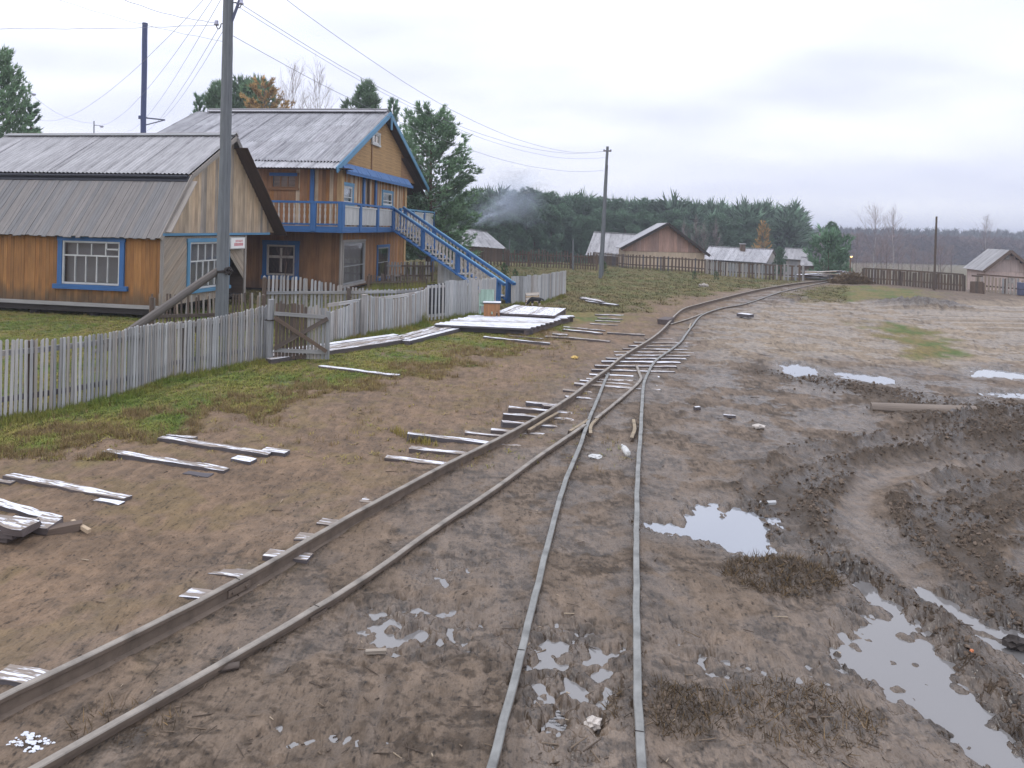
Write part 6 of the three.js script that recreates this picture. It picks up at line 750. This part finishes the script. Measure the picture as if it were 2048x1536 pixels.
farHouse('village_house', 'small grey-roofed house left of the round-topped pine', { eave: [[1560, 517], [1622, 521]], ridge: [[1570, 496], [1612, 498]], d: 72, rd: 3, roof: GD, wall: greyBoards }); farHouse('shed', 'little dark lean-to roof between the small grey house and the pine', { eave: [[1600, 532], [1636, 531]], ridge: [[1602, 514], [1626, 516]], d: 58, rd: 1.6, n: 3, roof: GD, wall: brownBoards });
function gableHouse(label, o) { // its gable end faces the track
  const t = thing('village_house', label, 'house'), A = frame(o.x, o.d, o.gx, Math.sqrt(1 - o.gx * o.gx) * (o.toward ? -1 : 1)), k = o.pts.map(([x, y]) => A.onGable(x, y)), [e0, ap, e1, b0, b1] = k, L = o.len, roof = grp('roof', t), at = (u, y, e = 0) => A.q(u, -e, y), gable = grp('gable', t), wall = grp('wall', t), yr = (u) => (u < ap[0] ? lerp(e0[1], ap[1], (u - e0[0]) / (ap[0] - e0[0])) : lerp(ap[1], e1[1], (u - ap[0]) / (e1[0] - ap[0])));
  for (const [p, q] of [[e0, ap], [ap, e1]]) for (let i = 0; i < 6; i++) { const s0 = -0.45 + (L + 0.45) * i / 6, s1 = -0.45 + (L + 0.45) * (i + 1) / 6; part('roof_sheet', sheetGeo(A.q(ap[0], s0, ap[1]), A.q(ap[0], s1, ap[1]), A.q(p === ap ? e1[0] : e0[0], s0, p === ap ? e1[1] : e0[1]), A.q(p === ap ? e1[0] : e0[0], s1, p === ap ? e1[1] : e0[1]), 8, 0.025), pick(o.roof), roof); }
  beam('rake_board', A.q(e0[0], -0.47, e0[1] - 0.06), A.q(ap[0], -0.47, ap[1] - 0.06), 0.2, 0.04, o.rake, roof, A.nGable); beam('rake_board', A.q(ap[0], -0.47, ap[1] - 0.06), A.q(e1[0], -0.47, e1[1] - 0.06), 0.2, 0.04, o.rake, roof, A.nGable);
  const yb = (b0[1] + b1[1]) / 2; boardWall(gable, 'gable_board', at, A.nGable, e0[0] + 0.15, e1[0] - 0.15, o.bw ?? 0.3, () => yb + 0.02, (u) => Math.max(yb + 0.06, yr(u) - 0.12), o.gable);
  const gy = Math.min(hgt(A.q(0, 0, 0).x, A.q(0, 0, 0).z), hgt(A.q(e1[0], L, 0).x, A.q(e1[0], L, 0).z)) - 0.1; boardWall(wall, 'wall_board', at, A.nGable, b0[0] + 0.05, b1[0] - 0.05, 0.5, () => gy, () => yb, o.wall); for (const [u, nn] of [[b0[0] + 0.06, -1], [b1[0] - 0.06, 1]]) for (let i = 0; i < 8; i++) { const s = (i + 0.5) * L / 8; beam('wall_board', A.q(u, s, gy), A.q(u, s, Math.min(yr(u), yb + 0.3)), L / 8 - 0.01, 0.06, pick(o.wall), wall, A.gV.clone().multiplyScalar(nn)); } beam('wall_board', A.q(b0[0], L - 0.1, (gy + yb) / 2), A.q(b1[0], L - 0.1, (gy + yb) / 2), yb - gy, 0.06, o.wall[0], wall, A.lV);
  for (const [x0, y0, x1, y1] of o.windows ?? []) { const p = A.onGable(x0, y0), q = A.onGable(x1, y1); windowAt(t, (u, y, e) => at(u, y, e + 0.05), A.nGable, p[0], q[0], q[1], p[1], { trim: 0.07, sash: 0.04, trimMat: o.trim ?? M.white_paint, rows: [[0, 1, [0.5]]] }); }
  return t;
}
gableHouse('house with a broad brown plank gable over a cream wall behind the picket fence', { x: P(1246, 500, 51).x, d: 51, gx: 0.999, toward: true, len: 4.2, pts: [[1240, 496], [1334, 446], [1417, 510], [1250, 499], [1410, 510]], roof: GR, rake: M.blackened_wood, gable: variants('brown_gable', 5, 0.5, 0.325, 0.265, 0.3, 61), wall: variants('cream_wall', 2, 0.66, 0.52, 0.38, 0.05, 62), bw: 0.28 });
gableHouse('pale pinkish house with a small attic window at the right edge of the picture', { x: P(1966, 540, 50).x, d: 50, gx: 0.97, toward: true, len: 3.3, pts: [[1962, 541], [2016, 500], [2072, 546], [1970, 542], [2064, 546]], roof: GD, rake: brownBoards[1], gable: variants('pale_gable', 3, 0.62, 0.49, 0.43, 0.15, 63), wall: variants('pinkish_wall', 2, 0.64, 0.5, 0.44, 0.06, 64), windows: [[2009, 509, 2018, 518], [2016, 554, 2028, 565]], trim: M.silver_board });
// ================================================================ far fences
const ff = { mats: brownBoards, side: -1, railMats: brownBoards, postR: 0.07, rails: [0.3, 0.85], tilt: 0.03, rough: 0.04 };
fence('tall dark picket fence under the half-hidden grey roof, behind the stair', [[915, 529, 491], [960, 530, 494], [1015, 531, 498]], { ...ff, pitch: 0.24, w: 0.12, posts: [0, 0.5, 1] }); fence('sparse brown picket fence between the stair and the leaning far pole', [[1012, 532, 504], [1080, 535, 502], [1130, 537, 505], [1192, 541, 508]], { ...ff, pitch: 0.2, w: 0.08, posts: [0, 0.25, 0.45, 0.7, 1], rough: 0.15 });
fence('dark picket fence with wide gaps in front of the brown-gabled house', [[1186, 527, 504], [1232, 534, 507], [1262, 538, 509], [1358, 543, 515], [1410, 547, 519]], { ...ff, pitch: 0.25, w: 0.11, posts: [0, 0.44, 0.74, 1], mats: [brownBoards[0], brownBoards[1], timber[1]] }); fence('long grey picket fence in front of the low pale roofs, ending by the timber pile', [[1412, 548, 519], [1450, 553, 524], [1520, 558, 528], [1606, 563, 531]], { ...ff, pitch: 0.2, w: 0.11, posts: [0, 0.3, 0.6, 1], mats: brownBoards.concat(greyBoards) });
fence('dark board fence on the right beyond the sandy ground', [[1726, 567, 537], [1790, 571, 541], [1848, 576, 545], [1926, 583, 550]], { ...ff, pitch: 0.15, w: 0.11, posts: [0, 0.35, 0.7, 1] }); fence('low dark crib of boards between the right fence and the pale house', [[1942, 586, 563], [1964, 588, 565]], { ...ff, pitch: 0.13, w: 0.12, posts: [0, 1] }); fence('pale picket fence in front of the pinkish house', [[1952, 582, 552], [1970, 584, 553], [2075, 594, 562]], { ...ff, pitch: 0.17, w: 0.09, mats: greyBoards.concat(paleBoards), posts: [0, 0.5] });
// ================================================================ far poles, lamps, small things
function pole(label, foot, top, r, o = {}) { const t = thing('utility_pole', label, 'pole'), a = o.d ? P(foot[0], foot[1], o.d) : G(foot[0], foot[1]), b = P(top[0], top[1], -a.z), m = o.m ?? M.pole_grey; part('shaft', logGeo(a.clone().setY(a.y - 0.2), b, r, r * 0.75, 0.05, 10), m, t); if (o.arm) { beam('cross_arm', b.clone().add(V(-o.arm, -0.25, 0)), b.clone().add(V(o.arm, -0.25, 0)), 0.07, 0.07, timber[0], t, V(0, 0, 1)); for (const e of [-1, 1]) { const i = part('insulator', lathe([[0, 0.06], [0.04, 0.05], [0.05, 0], [0.02, -0.01]], 8), M.porcelain, t); i.position.copy(b).add(V(e * o.arm * 0.85, -0.2, 0)); } } if (o.strut) part('strut', logGeo(G(...o.strut[0]).setY(-0.2), P(...o.strut[1], -a.z - 0.1), r * 0.8, r * 0.6, 0.05, 8), m, t); return { a, b, t }; }
const farPole = pole('leaning grey pole with a strut, standing in the field left of the brown gable', [1200, 556], [1215, 293], 0.1, { arm: 0.22, strut: [[1204, 552], [1214, 330]] }), rightPole = pole('dark straight pole behind the right fence', [1868, 580], [1873, 433], 0.06, { m: brownBoards[2] });
pole('thin grey post in the sparse brown fence', [1146, 540], [1146, 478], 0.06); pole('short post with a pale top behind the stair rail', [1019, 532], [1019, 480], 0.05);
for (const [label, f, t, d] of [['thin street lamp post with a bent arm at the left edge, beside the dark pine', [51, 330], [51, 177], 44], ['thin street lamp post with a bent arm behind the hut ridge', [188, 330], [188, 242], 48]]) { const p = pole(label, f, t, 0.045, { d, m: M.painted_steel }); p.t.name = numbered('lamp_post'); p.t.userData.category = 'lamp post'; const b = p.b.clone().add(V(0, -0.3, 0)); part('arm', tubeGeo([b, b.clone().add(V(0.35, 0, 0)), b.clone().add(V(0.5, -0.02, 0))], 0.025, 0.02), M.painted_steel, p.t); const h = part('lamp_shade', lathe([[0, 0.08], [0.1, 0.06], [0.14, 0], [0.12, -0.05], [0.06, -0.09]], 10), M.porcelain, p.t); h.position.copy(b).add(V(0.55, -0.06, 0)); p.t.children.find((c) => c.name === 'shaft').position.y = 0; }
{ const t = thing('lamp_post', 'thin post with a small lit orange lamp, left of the bare birches', 'lamp post'), p = P(1701, 513, 44); part('post', logGeo(V(p.x, -0.3, p.z), p.clone().setY(p.y + 0.05), 0.04, 0.03, 0, 8), brownBoards[0], t); const b = part('bulb', new THREE.SphereGeometry(0.075, 12, 8), new THREE.MeshStandardMaterial({ color: 0x000000, emissive: new THREE.Color(1, 0.62, 0.25), emissiveIntensity: 2.2 }), t); b.material.name = 'lit_bulb'; b.position.copy(p).add(V(0, 0, 0.1)); const s = part('lamp_shade', lathe([[0.02, 0.12], [0.05, 0.1], [0.1, 0.03]], 10), M.painted_steel, t); s.position.copy(b.position); const l = new THREE.PointLight(new THREE.Color(1, 0.62, 0.25), 1.2, 0, 2); l.position.copy(b.position).add(V(0, 0, 0.09)); l.castShadow = true; t.add(l); }
{ const t = thing('timber_pile', 'untidy pile of white-frosted boards and sheets at the far end of the track', 'timber'), r = rng(3); for (let i = 0; i < 30; i++) { const x = 1612 + r() * 62, y = 561 - r() * 2, p = G(x, y), a = (r() - 0.5) * 1.2, L = 0.5 + 1.0 * r(), h = 0.12 + 0.45 * r() * (1 - Math.abs(x - 1645) / 50); beam('board', V(p.x - L * Math.cos(a), h + (r() - 0.5) * 0.1, p.z - L * Math.sin(a)), V(p.x + L * Math.cos(a), h + (r() - 0.5) * 0.24, p.z + L * Math.sin(a)), 0.2, 0.04, i % 5 ? frosted(3) : pick(paleBoards), t, V(0, 1, 0), 0.01, 3); } }
{ const r = rng(4), q = new THREE.Object3D(), m = new THREE.InstancedMesh(new THREE.CylinderGeometry(0.5, 0.3, 1, 4), M.twig, 900), c = new THREE.Color(), p0 = G(1702, 567); m.name = numbered('brush_heap'); for (let i = 0; i < 900; i++) { const a = r() * 6.28, t = Math.sqrt(r()), h = 0.65 * (1 - t * t) * r(); q.position.set(p0.x + Math.cos(a) * t * 1.15, h, p0.z + Math.sin(a) * t * 0.7); q.rotation.set(1.57 + (r() - 0.5) * 1.2, r() * 6, (r() - 0.5) * 2); q.scale.set(0.03, 0.3 + 0.5 * r(), 0.03); q.updateMatrix(); m.setMatrixAt(i, q.matrix); const e = 0.6 + 0.8 * r(); c.setRGB(0.15 * e, 0.105 * e, 0.06 * e); m.setColorAt(i, c); } scene.add(m); tag(m, 'heap of brown cut brushwood right of the timber pile', 'brushwood', null, 'stuff'); }
{ const t = thing('barrel', 'dark barrel at the right edge before the pinkish house', 'barrel'), p = G(2049, 591); part('body', lathe([[0, 0], [0.27, 0], [0.29, 0.03], [0.3, 0.28], [0.29, 0.3], [0.3, 0.32], [0.3, 0.6], [0.28, 0.62], [0, 0.61]], 18), M.painted_steel, t); part('hoop', new THREE.TorusGeometry(0.3, 0.012, 6, 24), M.blackened_wood, t).rotation.x = Math.PI / 2; t.children[1].position.y = 0.3; t.position.copy(p); }
{ const p = G(1407, 574), t = part('stone', (() => { const g = new THREE.IcosahedronGeometry(0.22, 2), q = g.attributes.position; for (let i = 0; i < q.count; i++) { const k = 1 + 0.3 * n3(q.getX(i) * 5, q.getY(i) * 5, q.getZ(i) * 5); q.setXYZ(i, q.getX(i) * k, q.getY(i) * k * 0.6, q.getZ(i) * k); } g.computeVertexNormals(); return g; })(), M.silver_board, scene); t.position.set(p.x, 0.05, p.z); tag(t, 'pale stone in the far grass before the track bend', 'stone'); }
// ================================================================ wires
mat('wire', 0.24, 0.24, 0.27, 0.6);
function wire(label, a, b, sag, rad = 0.0085) { rad *= 0.58; const N = 28, pts = []; for (let i = 0; i <= N; i++) { const t = i / N, p = a.clone().lerp(b, t); p.y -= sag * 4 * t * (1 - t) + 0.012 * n2(t * 6, sag * 9); pts.push(p); } const o = part('overhead_wire', tubeGeo(pts, rad, rad, 5, N), M.wire, scene); return tag(o, label, 'wire'); }
const pd = -G(443, 672).z;
wire('wire from the left edge of the sky to the low insulator on the grey pole', P(-40, 58, 13), P(433, 50, pd), 0.03); wire('wire coming down from the top edge to the low insulator of the grey pole', P(150, -40, 10), P(433, 45, pd), 0.12); wire('wire crossing the top left corner past the blue pipe', P(60, -20, 14), P(445, 82, pd + 0.1), 0.1, 0.006);
[[[425, -20], [80, 240], 44.5, 1.0, 'leftmost of the wires fanning down from the grey pole to the distant lamp posts'], [[432, -12], [192, 250], 47, 0.9, 'second from the left of the wires fanning down from the grey pole'], [[441, 0], [255, 262], 52, 0.7, 'third from the left of the wires fanning down from the grey pole'], [[436, 58], [282, 266], 55, 0.6, 'fourth from the left of the wires fanning down from the grey pole'], [[447, 60], [326, 236], 40, 0.25, 'rightmost of the wires fanning down from the grey pole, reaching the big roof']].forEach(([f, e, d, s, l]) => wire(l, P(f[0], f[1], pd), P(e[0], e[1], d), s, 0.009)); wire('slack wire between the two distant lamp posts over the hut roof', P(62, 188, 44), P(190, 246, 48), 0.5, 0.012);
wire('topmost wire crossing the sky from the grey pole to the leaning far pole', P(548, -20, pd), farPole.b.clone().add(V(0.18, -0.2, 0)), 1.35, 0.011); wire('middle wire crossing the sky from the grey pole bracket to the leaning far pole', P(481, 8, pd), farPole.b.clone().add(V(-0.18, -0.25, 0)), 1.25, 0.011); wire('wire running close beside the middle one to the leaning far pole', P(478, 14, pd), farPole.b.clone().add(V(-0.1, -0.6, 0)), 1.2, 0.009); wire('lowest wire from the grey pole over the big roof to the leaning far pole', P(463, 70, pd), farPole.b.clone().add(V(0, -1.3, 0)), 1.1, 0.011);
// ================================================================ chimney smoke drifting before the wood
{
  const W = 128, H = 128, al = texture(W, H, (u, v) => { const ex = (u - 0.5) * 2, ey = (v - 0.5) * 2, r = Math.sqrt(ex * ex + ey * ey), n = fbm(u * 3.1 + 5, v * 3.1, 5); return clamp((1 - sstep(0.15, 0.95, r + 0.5 * n)) * (0.22 + 0.3 * n), 0, 1); }); al.wrapS = al.wrapT = THREE.ClampToEdgeWrapping;
  const m = new THREE.MeshStandardMaterial({ color: new THREE.Color(0.55, 0.62, 0.74), roughness: 1, transparent: true, alphaMap: al, depthWrite: false }); m.name = 'smoke';
  const t = thing('smoke', 'thin bluish chimney smoke drifting in front of the wood right of the big pine', 'smoke'); t.userData.kind = 'stuff'; const r = rng(2);
  for (let i = 0; i < 16; i++) { const k = i / 15, p = P(950 + 95 * k + (r() - 0.5) * 26, 432 - 62 * k * (0.3 + r()) + 10, 60 + r() * 5), s = 0.9 + 2.6 * k, g = new THREE.SphereGeometry(s, 10, 8, 0, Math.PI); const uv = g.attributes.uv; void uv; const o = part('puff', new THREE.PlaneGeometry(s * 1.9, s * 1.35, 6, 6), m, t), q = o.geometry.attributes.position; for (let j = 0; j < q.count; j++) q.setZ(j, 0.5 * s * n2(q.getX(j) * 0.7 + i, q.getY(j) * 0.7)); o.geometry.computeVertexNormals(); o.position.copy(p); o.rotation.set((r() - 0.5) * 0.5, (r() - 0.5) * 1.2, (r() - 0.5) * 0.6); o.castShadow = false; }
}

renderer.render(scene, camera);
